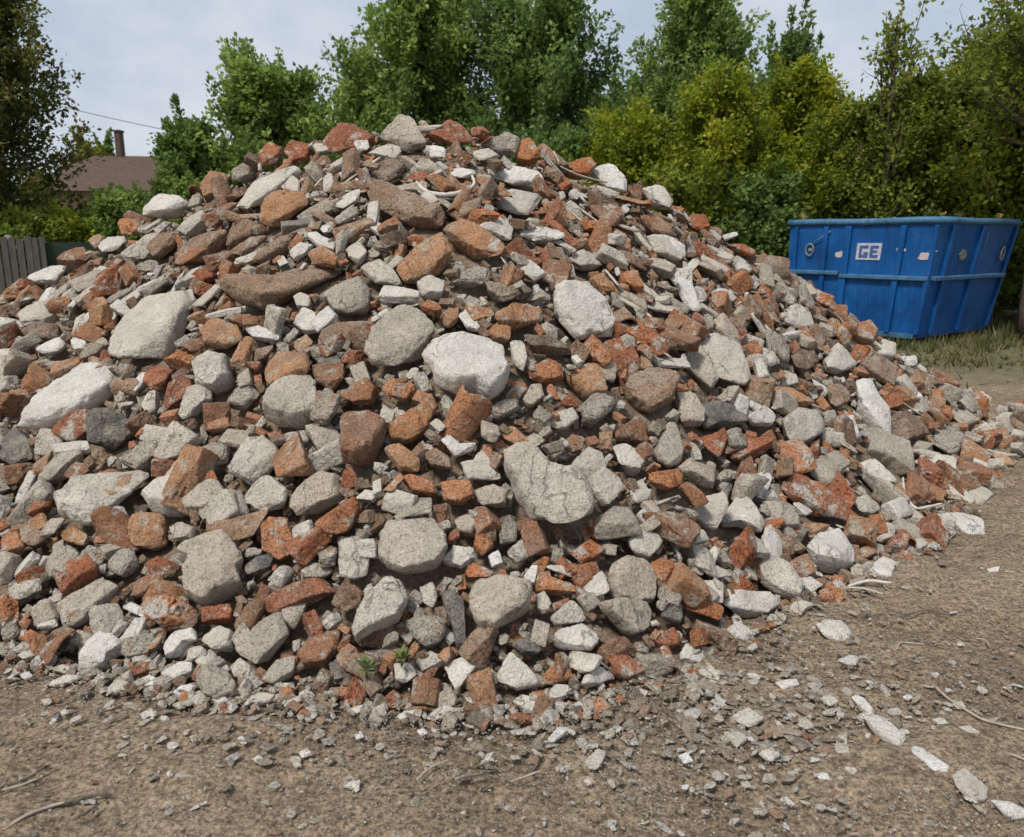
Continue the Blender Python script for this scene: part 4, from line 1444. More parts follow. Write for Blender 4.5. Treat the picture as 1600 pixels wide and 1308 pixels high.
stick('E', '1035,150 1045,230 1090,290 1150,285 1215,270', .009, 'bent_wire', M['wire'], 'dusty wire drooping in a curve at the container side foot', 'wire', 1)
stick('E', '1060,170 1100,230 1160,265', .008, 'bent_wire', M['wire'], 'short dusty wire crossing the drooping wire', 'wire', 1)
stick('E', '760,660 850,665 940,690', .008, 'lath', M['lath'], 'thin pale lath on the dirt beyond the orange ended block', 'lath', .6)
stick('E', '780,655 870,630 980,640', .008, 'bent_wire', M['wire'], 'pale wire bowed on the dirt beyond the orange ended block', 'wire', 1)
stick('I', '1180,610 1240,665 1340,730 1420,770 1610,815', .007, 'stalk', M['strawtwig'], 'long pale dry stalk lying across the dirt', 'stalk', 1)
stick('I', '1520,920 1560,935 1610,955', .006, 'stalk', M['strawtwig'], 'short pale dry stalk on the dirt', 'stalk', 1)
stick('I', '1005,440 1020,410 1070,410 1120,415', .005, 'stalk', M['strawtwig'], 'pale stalk bent like a hook on the dirt', 'stalk', 1)
stick('I', '1370,390 1410,395 1430,420', .005, 'stalk', M['strawtwig'], 'tiny curled pale stalk on the far dirt', 'stalk', 1)
stick('I', '1240,280 1150,255 1060,275 960,255', .006, 'twig', M['twig'], 'thin dark twig on the dirt past the flat white oval chip', 'twig', 1)
stick('I', '420,630 470,680 500,730', .005, 'twig', M['twig'], 'small dark twig among pale chips on the dirt', 'twig', 1)
stick('C', '10,1275 100,1250 180,1210 235,1175', .007, 'twig', M['twig'], 'long dark twig with pale tip low on the dirt', 'twig', 1)
stick('C', '20,1290 110,1268 190,1235', .006, 'stalk', M['strawtwig'], 'grey stalk lying alongside the long dark twig', 'stalk', 1)
stick('D', '800,1250 870,1225 935,1200', .005, 'stalk', M['strawtwig'], 'straight pale stalk on the dirt below the heap', 'stalk', 1)
stick('D', '530,1250 640,1215 710,1200', .006, 'twig', M['twig'], 'brown twig on the dirt beside the straight pale stalk', 'twig', 1)
stick('D', '360,1245 420,1190 510,1150', .005, 'stalk', M['strawtwig'], 'pale slanted stalk on the dirt below white chips', 'stalk', 1)
stick('D', '230,1005 300,1040 390,1070', .005, 'twig', M['twig'], 'brown twig on the dirt just off the heap foot', 'twig', 1)
ORG['Z'] = (0, 1040, .5)
stick('Z', '20,515 90,470 170,440 210,430', .007, 'stalk', M['strawtwig'], 'pale stalk at the very front of the dirt', 'stalk', 1)
stick('Z', '140,440 200,432 260,415 340,400', .009, 'twig', M['twig'], 'dark knotted twig at the very front of the dirt', 'twig', 1)
stick('Z', '230,485 270,465 310,440', .006, 'twig', M['twig'], 'short dark twig beneath the knotted twig', 'twig', 1)

# ------------------------------------------------------------------ labels for every piece
ANCH = [(t_['p'], t_['anchor'], t_['o']) for t_ in THINGS if t_['anchor']]
AP = np.array([a[0] for a in ANCH])
ORD = ['', 'second', 'third', 'fourth', 'fifth', 'sixth', 'seventh', 'eighth', 'ninth', 'tenth', 'eleventh', 'twelfth', 'thirteenth', 'fourteenth', 'fifteenth', 'sixteenth', 'seventeenth', 'eighteenth', 'nineteenth', 'twentieth']
BYL = {}
for t_ in THINGS:
    name, cat, colr, noun = KIND[t_['k']]
    t_['o']['category'] = cat
    if t_['k'] == 'chip':
        t_['o']['group'] = 'white chips lying on the dirt'
    else:
        t_['o']['group'] = {'concrete_chunk': 'concrete chunks in the rubble heap', 'brick_piece': 'brick pieces in the rubble heap', 'plaster_piece': 'white plaster pieces in the rubble heap',
                            'clay_lump': 'brown clay lumps in the rubble heap', 'mortar_lump': 'mortar lumps in the rubble heap', 'tile_shard': 'roof tile shards in the rubble heap'}[name]
    if t_['label']:
        t_['o']['label'] = t_['label']
        continue
    dv = np.asarray(t_['p']) - AP
    d = np.hypot(dv[:, 0], dv[:, 1] * 1.1)
    d = np.where([a[2] is t_['o'] for a in ANCH], 1e9, d)
    j = int(np.argmin(d))
    dx, dy = dv[j]
    if abs(dx) > abs(dy):
        w = 'on skip side of' if dx > 0 else 'on fence side of'
    else:
        w = 'below' if dy > 0 else 'above'
    size = 'tiny' if t_['r'] < 13 else 'small' if t_['r'] < 22 else 'medium' if t_['r'] < 36 else 'large'
    if t_['k'] == 'chip':
        noun = 'stone chip on dirt'
    BYL.setdefault((size, colr, noun, w, ANCH[j][1]), []).append((d[j], t_['o']))
for (size, colr, noun, w, a), lst in BYL.items():
    lst.sort(key=lambda x: x[0])
    for q, (_, o) in enumerate(lst):
        o['label'] = f"{ORD[min(q, 19)]} {'' if not q else 'nigh '}{size} {colr} {noun} {w} {a}".replace('nigh ', '').strip()

# ------------------------------------------------------------------ blue skip
e1, e2 = np.array([-.6, .8, 0]), np.array([.8, .6, 0])
Ct = np.array([6.5, 12.4, 1.885])
LL, RR = 2.62, 2.66
T = dict(c=Ct, l=Ct + e1 * LL, r=Ct + e2 * RR, b=Ct + e1 * LL + e2 * RR)
Z0 = np.array([0, 0, -1.80])
B = dict(c=Ct + e1 * .2 + e2 * .07 + Z0, l=T['l'] + e1 * .06 + e2 * .10 + Z0, r=T['r'] + e1 * .22 - e2 * .24 + Z0, b=T['b'] - e1 * .2 - e2 * .24 + Z0)
skip = empty('skip_container', (B['c'] + B['b']) / 2 * [1, 1, 0])
S0 = np.array(skip.location)
tag(skip, 'big blue steel skip with ribbed sides and a white sign standing by the bushes', 'skip')


def bil(f, a, b, out=0.0):
    A0, A1, B0, B1 = (B['l'], B['c'], T['l'], T['c']) if f == 'L' else (B['c'], B['r'], T['c'], T['r'])
    p_ = (A0 * (1 - a) + A1 * a) * (1 - b) + (B0 * (1 - a) + B1 * a) * b
    nn = np.cross(A1 - A0, B0 - A0)
    nn = nn / np.linalg.norm(nn)
    if nn @ (CAM - p_) < 0:
        nn = -nn
    return p_ + nn * out - S0


def px_a(f, px, b):
    lo, hi = 0.0, 1.0
    for _ in range(40):
        m_ = (lo + hi) / 2
        if proj(bil(f, m_, b) + S0)[0, 0] < px:
            lo = m_
        else:
            hi = m_
    return lo


def py_b(f, a, py):
    lo, hi = 0.0, 1.0
    for _ in range(40):
        m_ = (lo + hi) / 2
        if proj(bil(f, a, m_) + S0)[0, 1] > py:
            lo = m_
        else:
            hi = m_
    return lo


def strip(mb, f, a0, b0, a1, b1, wa, wb, dep, dep0=-.01):
    """a bar on face f from (a0,b0) to (a1,b1), half widths in a and b"""
    P = []
    for o_ in (dep0, dep):
        P += [bil(f, a0 - wa, b0 - wb, o_), bil(f, a1 + wa, b0 - wb if b0 == b1 else b0, o_), bil(f, a1 + wa, b1 + wb, o_), bil(f, a0 - wa, b1 + wb if b0 == b1 else b1, o_)]
    mb.hexa(P)


mb = MB()
ks = ['l', 'c', 'r', 'b']
ctr_t, ctr_b = sum(T.values()) / 4, sum(B.values()) / 4
inn = lambda p_, c_, q: p_ + (c_ - p_) / np.linalg.norm(c_ - p_) * q
ot, ob = [T[k] - S0 for k in ks], [B[k] - S0 for k in ks]
it = [inn(T[k], ctr_t, .09) - S0 for k in ks]
ib = [inn(B[k], ctr_b, .09) - S0 + [0, 0, .08] for k in ks]
Vv = ot + ob + it + ib
Ff = []
for i in range(4):
    j = (i + 1) % 4
    Ff += [[i, 4 + i, 4 + j, j], [8 + i, 8 + j, 12 + j, 12 + i], [i, j, 8 + j, 8 + i]]
Ff += [[4, 7, 6, 5], [12, 13, 14, 15]]
mb.add(Vv, Ff)
mb.build('body', M['skip'], skip)
for i in range(4):
    a_, b_ = ot[i], ot[(i + 1) % 4]
    mb = MB()
    mb.tube([a_ + (b_ - a_) * s + np.array([0, 0, .012 + .006 * math.sin(s * 9 + i)]) for s in np.linspace(-.01, 1.01, 9)], .055, 10)
    mb.build('rim', M['skiprim'], skip, True)
for f, a0, a1, py in (('L', 0, .40, 425), ('L', .41, .995, 433), ('R', .005, .995, 432)):
    mb = MB()
    bb = py_b(f, (a0 + a1) / 2, py)
    strip(mb, f, a0, bb, a1, bb, 0, .018, .075)
    mb.build('rail', M['skiprim'], skip, False, .012)
for f, px, w in (('L', 1291, .016), ('L', 1325, .022), ('L', 1410, .018), ('L', 1471.5, .014), ('R', 1481, .012), ('R', 1527, .016), ('R', 1583, .014), ('L', 1245, .012)):
    aa = min(max(px_a(f, px, .8), .015), .985)
    mb = MB()
    strip(mb, f, aa, .03, aa, .97, w, 0, .055)
    mb.build('rib', M['skip'], skip, False, .01)
mb = MB()
strip(mb, 'L', .03, .012, .97, .012, 0, .02, .03)
mb.build('bottom_edge', M['skiprim'], skip)
for s in (.22, .78):
    mb = MB()
    p0 = B['l'] * (1 - s) + B['b'] * s - S0
    p1 = B['c'] * (1 - s) + B['r'] * s - S0
    dv_ = (p1 - p0) / np.linalg.norm(p1 - p0)
    mb.box((p0 + p1) / 2 - [0, 0, .045], (np.linalg.norm(p1 - p0) - .1, .14, .085), math.atan2(dv_[1], dv_[0]))
    mb.build('skid', M['skipfoot'], skip, False, .01)
# sign plate with two blue letters
a0, a1 = px_a('L', 1338, .7), px_a('L', 1376, .7)
am = (a0 + a1) / 2
b1, b0 = py_b('L', am, 380), py_b('L', am, 406)
mb = MB()
P = []
for o_ in (.004, .016):
    P += [bil('L', a0, b0, o_), bil('L', a1, b0, o_), bil('L', a1, b1, o_), bil('L', a0, b1, o_)]
mb.hexa(P)
sign = mb.build('sign_plate', M['signwhite'], skip)


def glyph(mb, strokes, u0, u1):
    for x0, y0, x1, y1 in strokes:
        ua, ub = a0 + (a1 - a0) * (u0 + (u1 - u0) * x0), a0 + (a1 - a0) * (u0 + (u1 - u0) * x1)
        va, vb = b0 + (b1 - b0) * (.14 + .72 * y0), b0 + (b1 - b0) * (.14 + .72 * y1)
        P_ = []
        for o_ in (.012, .021):
            P_ += [bil('L', ua, va, o_), bil('L', ub, va, o_), bil('L', ub, vb, o_), bil('L', ua, vb, o_)]
        mb.hexa(P_)


mb = MB()
glyph(mb, [(0, .24, .28, .76), (0, .77, 1, 1), (0, 0, 1, .23), (.70, .24, 1, .46), (.50, .30, .69, .46)], .12, .48)
mb.build('letter', M['signblue'], sign)
mb = MB()
glyph(mb, [(0, 0, .36, 1), (.37, .77, 1, 1), (.37, .40, .85, .60), (.37, 0, 1, .23)], .56, .90)
mb.build('letter', M['signblue'], sign)


def patch(f, px, py, rx, ry, mat, seed, name='lug', ring=False, th=.035, bref=.7):
    aa = px_a(f, px, bref)
    bb = py_b(f, aa, py)
    c = bil(f, aa, bb, 0)
    xv = bil(f, min(aa + .02, 1), bb) - bil(f, aa - .02, bb)
    xv = xv / np.linalg.norm(xv)
    yv = bil(f, aa, bb + .02) - bil(f, aa, bb - .02)
    yv = yv / np.linalg.norm(yv)
    nv = bil(f, aa, bb, 1) - c
    an = np.linspace(0, 2 * math.pi, 16, endpoint=False)
    rr_ = 1 + .28 * vnoise(np.stack([np.cos(an) * 2 + seed, np.sin(an) * 2, 0 * an], 1))
    mb_ = MB()
    if ring:
        pts = [c + xv * math.cos(q_) * rx + yv * math.sin(q_) * ry + nv * th for q_ in np.linspace(0, 2 * math.pi, 17)]
        mb_.tube(pts, .013, 6)
        mb_.box(c + nv * .012, (rx * .9, .02, ry * .5), math.atan2(xv[1], xv[0]))
    else:
        Vp = []
        for o_, s_ in ((.001, 1), (th, .9), (th, .01)):
            Vp += [c + xv * math.cos(q_) * rx * g_ * s_ + yv * math.sin(q_) * ry * g_ * s_ + nv * o_ for q_, g_ in zip(an, rr_)]
        Fp = [[i * 16 + k_, i * 16 + (k_ + 1) % 16, (i + 1) * 16 + (k_ + 1) % 16, (i + 1) * 16 + k_] for i in range(2) for k_ in range(16)]
        mb_.add(Vp, Fp)
    return mb_.build(name, mat, skip)


patch('L', 1266, 390, .075, .10, M['lug'], 1, 'lifting_lug', True)
patch('L', 1313, 398, .10, .05, M['lugred'], 2, 'sticker', th=.01)
patch('L', 1406, 390, .075, .05, M['signwhite'], 3, 'sticker', th=.01)
patch('L', 1444, 401, .10, .07, M['lugred'], 4, 'sticker', th=.012)
patch('L', 1456, 393, .06, .03, M['lug'], 5, 'sticker', th=.01)
patch('R', 1503, 398, .11, .10, M['lug'], 6, 'sticker', th=.012)
patch('R', 1562, 396, .06, .11, M['lug'], 7, 'lifting_lug', True)
patch('R', 1534, 375, .05, .16, M['skiprim'], 8, 'scrape', th=.006)
mb = MB()
aa = px_a('L', 1272, .8)
mb.tube([bil('L', aa, .82, .03), bil('L', aa + .05, .86, .05), bil('L', aa + .12, .93, .03)], .009, 6)
mb.build('lashing_hook', M['lug'], skip, True)
for q, (px, dz) in enumerate(((1254, .09), (1470, .07), (1560, .08))):
    f = 'L' if q < 2 else 'R'
    p_ = bil(f, px_a(f, px, .99), 1.0) + S0 + np.array([.02, .03, .055])
    mb = MB()
    for k in range(4):
        an = k * 1.7 + q
        v_ = np.array([math.cos(an), math.sin(an), 0]) * (.05 if q else .03)
        tip = p_ + v_ + np.array([0, 0, dz * (.6 + .3 * (k % 2))])
        sd = np.array([-v_[1], v_[0], 0]) * .6
        up_ = np.array([0, 0, .012])
        mb.hexa([p_ - sd * .3, p_ + sd * .3, p_ + sd * .3 + v_ * .1, p_ - sd * .3 + v_ * .1, tip - sd + up_, tip + sd + up_, tip + sd * .6 + up_ * 2, tip - sd * .6 + up_ * 2])
    tag(mb.build('dry_leaf', M['leafyellow']), ['small yellow dry leaf sprig on the far end of the skip rim', 'yellow dry leaf on the skip rim at its near corner', 'pale dry leaf on the short side of the skip rim'][q], 'dry leaf')


# ------------------------------------------------------------------ fences, house, cable
def gpos(px, y, z=1.5):
    return (px - 800) / FPX * (y * math.cos(PITCH) - (z - EYE) * math.sin(PITCH))


def fence(name, x0, y0, x1, y1, h, mat, postmat, label, boards, step):
    o = empty(name, (x0, y0, 0))
    L_ = math.hypot(x1 - x0, y1 - y0)
    rz = math.atan2(y1 - y0, x1 - x0)
    o.rotation_euler.z = rz
    tag(o, label, 'fence')
    mb = MB()
    if boards:
        x = 0.0
        while x < L_:
            w = rng.uniform(.085, .115)
            hh = h + rng.normal() * .018
            mb.box((x + w / 2, rng.normal() * .006, hh / 2 + .03), (w, .022, hh))
            x += w + rng.uniform(.008, .03)
        mb.build('boards', mat, o)
        for z in (.4, h - .3):
            mb = MB()
            mb.box((L_ / 2, .036, z), (L_, .045, .09))
            mb.build('rail', mat, o)
    else:
        n = int(L_ / .09)
        V, F = [], []
        for j in range(12):
            for i in range(n + 1):
                V.append((L_ * i / n, .02 * math.sin(i * .9) + .012 * math.sin(i * .31 + j), .05 + (h - .05) * j / 11 + (.012 * math.sin(i * .35) if j == 11 else 0)))
        m_ = len(V)
        V += [(a, b + .008, c) for a, b, c in V]
        for j in range(11):
            for i in range(n):
                q = j * (n + 1) + i
                F += [[q, q + 1, q + n + 2, q + n + 1], [m_ + q, m_ + q + n + 1, m_ + q + n + 2, m_ + q + 1]]
        mb.add(V, F)
        mb.build('screen', mat, o, True)
    k = int(L_ / step) + 1
    for i in range(k):
        mb = MB()
        mb.tube([(min(i * step, L_), .07, 0), (min(i * step, L_), .07, h + .07)], .028 if not boards else .045, 8)
        mb.build('post', postmat, o, True)


fence('board_fence', gpos(-160, 13.4), 13.4, gpos(66, 14.0), 14.0, 1.62, M['fencewood'], M['pole'], 'weathered grey board fence beside the autumn tinted tree', True, 1.6)
fence('screen_fence', gpos(68, 14.05), 14.05, gpos(330, 15.0), 15.0, 1.56, M['mesh'], M['greenmetal'], 'dark green screen fence meeting the grey board fence', False, 1.9)
fence('screen_fence', gpos(1040, 17.2), 17.2, 13.5, 18.6, 1.5, M['mesh'], M['greenmetal'], 'dark green screen fence running behind the blue skip', False, 2.2)

hy_ = 46.0
hs = empty('house', (gpos(170, hy_, 4), hy_ + 3, 0))
tag(hs, 'house with brown tiled hip roof and chimney beyond the bushes', 'house')
mb = MB()
mb.box((1.2, 0, 2.2), (11.6, 6.5, 4.4))
mb.build('wall', M['wall'], hs)
roof_top = at_y(170, 243, hy_ + 3)[2]
mb = MB()
mb.add([(-5.2, -3.8, 4.25), (7.6, -3.8, 4.25), (7.6, 3.8, 4.25), (-5.2, 3.8, 4.25), (-2.0, 0, roof_top), (4.8, 0, roof_top - .1)],
       [[0, 1, 5, 4], [2, 3, 4, 5], [1, 2, 5], [3, 0, 4], [3, 2, 1, 0]])
rf = mb.build('roof', M['roof'], hs)
mb = MB()
mb.box((-.55, .1, roof_top + .45), (.32, .5, 1.75))
mb.box((-.55, .1, roof_top + 1.36), (.42, .6, .10))
mb.build('chimney', M['roof'], rf)
for x in (-2.6, .4, 3.6):
    mb = MB()
    mb.box((x, -3.27, 2.6), (1.1, .06, 1.2))
    w_ = mb.build('window', M['signwhite'], hs)
    mb = MB()
    mb.box((x, -3.30, 2.6), (.9, .04, 1.0))
    mb.build('pane', M['d'], w_)
A_, B_ = at_y(-120, 105, 30), at_y(420, 230, 33)
mb = MB()
mb.tube([A_ * (1 - s) + B_ * s - np.array([0, 0, 1.1 * s * (1 - s)]) for s in np.linspace(0, 1, 24)], .014, 6)
tag(mb.build('overhead_cable', M['pole'], None, True), 'thin overhead cable sloping down across the pale sky by the house', 'cable')


# ------------------------------------------------------------------ trees and shrubs
def rot_about(v, axis, ang):
    return v * math.cos(ang) + np.cross(axis, v) * math.sin(ang) + axis * (axis @ v) * (1 - math.cos(ang))


def tree(name, px, y, top, halfw, mat, label, cat, group, seed, base=.12, limbs=46, twigs=13, leaves=26, lsize=.15, up=.55, spire=.5, dens=1.0, trunk=True, xoff=0, depth=1.0, shoots=16):
    r = np.random.default_rng(seed)
    Ht = at_y(px, top, y)[2]
    x0 = gpos(px, y, Ht * .5) + xoff
    Rw = halfw / FPX * y
    root = empty(name, (x0, y, 0))
    tag(root, label, cat, group)
    wood = MB()
    lean = r.normal(size=2) * .03 * Ht
    tr = [np.array([lean[0] * s ** 2 + .05 * math.sin(4 * s + seed), lean[1] * s ** 2 + .05 * math.cos(3 * s), Ht * .93 * s]) for s in np.linspace(0, 1, 10)]
    tw = .035 * Ht ** .9 * (.6 + .2 * Rw)
    tw = min(tw, .24)
    wood.tube(tr, [tw * (1 - .9 * s) + .008 for s in np.linspace(0, 1, 10)], 8)
    LP, LD, LT = [], [], []
    for i in range(limbs):
        zf = ((i + r.random()) / limbs) ** .85
        s0 = base + (1 - base) * zf * .92
        o = np.array([np.interp(s0, np.linspace(0, 1, 10), [q[k] for q in tr]) for k in range(3)])
        prof = math.sin(math.pi * min(.12 + .88 * (zf * .85 + .12), 1)) ** .7 if spire < .4 else (1 - zf) ** spire * (1 - math.exp(-(zf + .12) * 6))
        Ll = Rw * (.25 + .95 * prof) * r.uniform(.7, 1.12)
        az = i * 2.39996 + r.normal() * .4
        el = up * (.4 + .9 * zf) + r.normal() * .16
        hd = np.array([math.cos(az), math.sin(az) * depth, 0])
        pts = []
        for s in np.linspace(0, 1, 6):
            pts.append(o + hd * Ll * s * math.cos(el) + np.array([0, 0, Ll * (s * math.sin(el) + .35 * s * s * (.4 + up))]) + r.normal(size=3) * .03 * s)
        lt = max(min(tw * .35 * (1 - zf * .7), .035), .008)
        wood.tube(pts, [lt * (1 - .85 * s) + .004 for s in np.linspace(0, 1, 6)], 5)
        ltone = r.normal() * .13
        for j in range(twigs):
            s = .22 + .78 * ((j + r.random()) / twigs) ** .8
            p = np.array([np.interp(s, np.linspace(0, 1, 6), [q[k] for q in pts]) for k in range(3)])
            ldir = pts[-1] - pts[0]
            ldir = ldir / (np.linalg.norm(ldir) + 1e-9)
            d = ldir * .75 + r.normal(size=3) * .55 + np.array([0, 0, .28 + .25 * up])
            d = d / np.linalg.norm(d)
            tl = min(Ll * .42, .75) * r.uniform(.5, 1.15) + .12
            if r.random() < .12:
                wood.tube([p, p + d * tl * .5, p + d * tl + np.array([0, 0, .04])], [.009, .006, .003], 4)
            nl = max(3, int(leaves * dens * r.uniform(.6, 1.3)))
            tpos = r.random(nl) ** .85
            jit = r.normal(size=(nl, 3)) * (.055 + .13 * (1 - tpos[:, None]) * min(tl, .5))
            LP.append(p + d * tl * tpos[:, None] + jit)
            LD.append(d * .8 + r.normal(size=(nl, 3)) * .7)
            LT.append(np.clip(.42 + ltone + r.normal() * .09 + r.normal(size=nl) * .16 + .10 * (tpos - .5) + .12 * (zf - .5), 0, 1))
    shoots = shoots if trunk else shoots * 2
    for i in range(shoots):
        s0 = r.uniform(.35, .80)
        az, q = r.uniform(0, 6.283), r.uniform(.15, .62)
        o = np.array([math.cos(az) * Rw * q * (1.25 - s0), math.sin(az) * Rw * q * (1.25 - s0), Ht * s0])
        o[:2] += [np.interp(s0, np.linspace(0, 1, 10), [p_[k] for p_ in tr]) for k in (0, 1)]
        tl = min(Ht * r.uniform(.16, .30), Ht * 1.03 - o[2])
        d = np.array([math.cos(az) * .22, math.sin(az) * .22, 1.0]) + r.normal(size=3) * .08
        wood.tube([o, o + d * tl * .5, o + d * tl], [.02, .012, .004], 4)
        nl = int(leaves * 4.2 * dens)
        tp = r.random(nl) ** .8
        LP.append(o + d * tl * tp[:, None] + r.normal(size=(nl, 3)) * (.02 + .17 * Rw * .5 * (1 - tp[:, None] * .92)))
        LD.append(d * .9 + r.normal(size=(nl, 3)) * .6)
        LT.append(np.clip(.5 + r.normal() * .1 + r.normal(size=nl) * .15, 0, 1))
    P, D, Tn = np.concatenate(LP), np.concatenate(LD), np.concatenate(LT)
    zs = Ht / np.percentile(P[:, 2], 99.8)
    P[:, 2] *= zs
    wood.V = [(a_, b_, c_ * zs) for a_, b_, c_ in wood.V]
    P[:, 2] = np.maximum(P[:, 2], .08 + .15 * r.random(len(P)))
    D /= np.linalg.norm(D, axis=1)[:, None]
    Nn = r.normal(size=P.shape) * .75 + np.array([0, -.1, .8])
    S = np.cross(D, Nn)
    S /= np.linalg.norm(S, axis=1)[:, None] + 1e-9
    Nn = np.cross(S, D)
    l = lsize * r.uniform(.6, 1.25, len(P))[:, None]
    w = l * .31
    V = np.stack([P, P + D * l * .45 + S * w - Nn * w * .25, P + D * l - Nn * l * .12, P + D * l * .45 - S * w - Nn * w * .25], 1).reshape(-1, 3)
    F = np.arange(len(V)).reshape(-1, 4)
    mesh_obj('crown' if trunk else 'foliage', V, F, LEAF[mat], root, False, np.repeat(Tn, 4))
    wood.build('trunk' if trunk else 'stem', M['bark'], root, True)
    return root


GT, GS = 'trees beyond the heap', 'shrubs beyond the heap'
BT = 'broadleaf_tree'
tree(BT, -30, 15.6, -60, 118, 'autumn', 'dark tree with turning brown leaf tips above the board fence', 'tree', GT, 1, .22, 60, 15, 40, .105, .35, .45)
tree(BT, 432, 20.0, 84, 125, 'mid', 'green tree with jagged crown between the house and the peak', 'tree', GT, 2, .08, 60, 15, 46, .135, .55, .55)
tree(BT, 300, 19.0, 168, 62, 'deep', 'slim dark tree with a drooping side branch beside the house', 'tree', GT, 12, .08, 40, 11, 36, .13, .55, .55)
tree(BT, 650, 22.0, -28, 118, 'mid', 'tall many shooted tree straight behind the peak of the heap', 'tree', GT, 3, .08, 66, 15, 46, .135, .72, .38)
tree(BT, 560, 22.8, 70, 48, 'mid', 'slim pale trunked tree on the house side of the tall tree', 'tree', GT, 13, .08, 40, 12, 40, .135, .7, .5)
tree(BT, 838, 21.0, -18, 118, 'deep', 'tall dark green tree past the peak with pointed shoots', 'tree', GT, 4, .06, 66, 15, 46, .135, .72, .38)
tree(BT, 1085, 22.0, -35, 108, 'mid', 'tall tree rising behind the yellow green shrubs', 'tree', GT, 5, .08, 62, 15, 44, .135, .70, .40)
tree('conifer_tree', 1222, 23.5, 22, 62, 'deep', 'dark pointed tree with narrow conical tip against the sky', 'tree', GT, 6, .06, 54, 12, 40, .135, .62, .85)
tree(BT, 1385, 15.6, -10, 44, 'olive', 'thin sparse spire of round leaves rising above the skip', 'tree', GT, 7, .22, 34, 8, 9, .11, .8, .35, .8)
tree(BT, 1640, 13.2, -60, 160, 'olive', 'sparse overhanging tree with leafy twigs reaching over the skip', 'tree', GT, 8, .66, 44, 12, 17, .105, .5, .4, .95)
SH = 'shrub'
tree(SH, 985, 16.6, 168, 105, 'lime', 'feathery yellow green shrub next to the ridge of the heap', 'shrub', GS, 21, .04, 56, 15, 40, .095, .60, .5, 1, False)
tree(SH, 1120, 16.4, 118, 100, 'lime', 'bright yellow green shrub with upright sprays', 'shrub', GS, 22, .04, 60, 15, 40, .095, .62, .5, 1, False)
tree(SH, 1235, 16.9, 100, 90, 'lime', 'yellowest tall shrub in front of the pointed tree', 'shrub', GS, 23, .04, 56, 15, 40, .095, .62, .5, 1, False)
tree(SH, 1330, 16.4, 160, 90, 'olive', 'olive shrub with thin top under the sparse spire', 'shrub', GS, 24, .04, 52, 15, 38, .098, .5, .5, 1, False)
tree(SH, 1430, 16.0, 108, 95, 'olive', 'tall olive green shrub right above the skip corner', 'shrub', GS, 25, .04, 56, 15, 38, .098, .55, .5, 1, False)
tree(SH, 1545, 15.9, 70, 115, 'lime', 'tall yellow green shrub above the short side of the skip', 'shrub', GS, 26, .04, 62, 15, 40, .098, .55, .5, 1, False)
tree(SH, 1650, 15.6, 130, 110, 'olive', 'olive shrub half out of view past the skip', 'shrub', GS, 27, .04, 50, 14, 38, .10, .5, .5, 1, False)
# lower, darker growth
for q, (px, y, top, hw, mt, lb) in enumerate((
        (900, 17.6, 205, 90, 'deep', 'dark low shrub tucked behind the upper ridge'),
        (1060, 16.1, 262, 95, 'olive', 'olive low shrub leaning over the ridge'),
        (1165, 16.0, 268, 90, 'deep', 'dark green low shrub just before the skip'),
        (1290, 17.4, 240, 100, 'deep', 'dark low shrub behind the far end of the skip'),
        (1410, 17.6, 235, 100, 'deep', 'dark low shrub behind the middle of the skip'),
        (1530, 17.4, 230, 110, 'deep', 'dark low shrub behind the short side of the skip'),
        (1640, 17.0, 240, 100, 'deep', 'dark low shrub past the end of the skip'),
        (110, 15.6, 330, 60, 'lime', 'low light green shrub over the green screen fence'),
        (185, 16.2, 298, 55, 'mid', 'rounded green shrub below the brown roof'),
        (40, 15.0, 330, 60, 'olive', 'low olive shrub behind the board fence'),
        (285, 17.5, 275, 50, 'mid', 'green shrub between the roof and the heap'),
        (480, 24.5, 190, 110, 'deep', 'dark shrub in the gap behind the jagged tree'),
        (740, 25.0, 170, 120, 'deep', 'dark shrub in the gap behind the peak'),
        (960, 25.0, 130, 120, 'deep', 'dark shrub in the gap behind the ridge'),
        (1160, 26.0, 120, 120, 'deep', 'dark shrub in the gap behind the yellow green shrubs'),
        (1340, 24.0, 190, 120, 'deep', 'dark shrub deep behind the skip'),
        (1480, 23.0, 170, 120, 'deep', 'dark shrub deepest behind the skip corner'),
        (1600, 22.0, 150, 120, 'deep', 'dark shrub deep behind the short side of the skip'),
        (-60, 17.0, 200, 110, 'deep', 'dark shrub half hidden by the autumn tinted tree'))):
    tree(SH, px, y, top, hw, mt, lb, 'shrub', GS, 40 + q, .03, 50, 13, 34, .105 if y < 18 else .16, .45, .42, 1.05, False)
tree(BT, 146, 60.0, 203, 20, 'olive', 'far dark tree standing behind the roof beside the chimney', 'tree', GT, 80, .1, 26, 8, 22, .35, .8, .5)
tree(BT, 126, 62.0, 222, 18, 'olive', 'lower far tree behind the roof next to the autumn tinted tree', 'tree', GT, 81, .1, 24, 8, 22, .35, .6, .4)
tree(BT, 168, 61.0, 206, 7, 'deep', 'narrow far columnar tree rising beside the chimney', 'tree', GT, 82, .1, 24, 7, 18, .3, 1.0, .3)

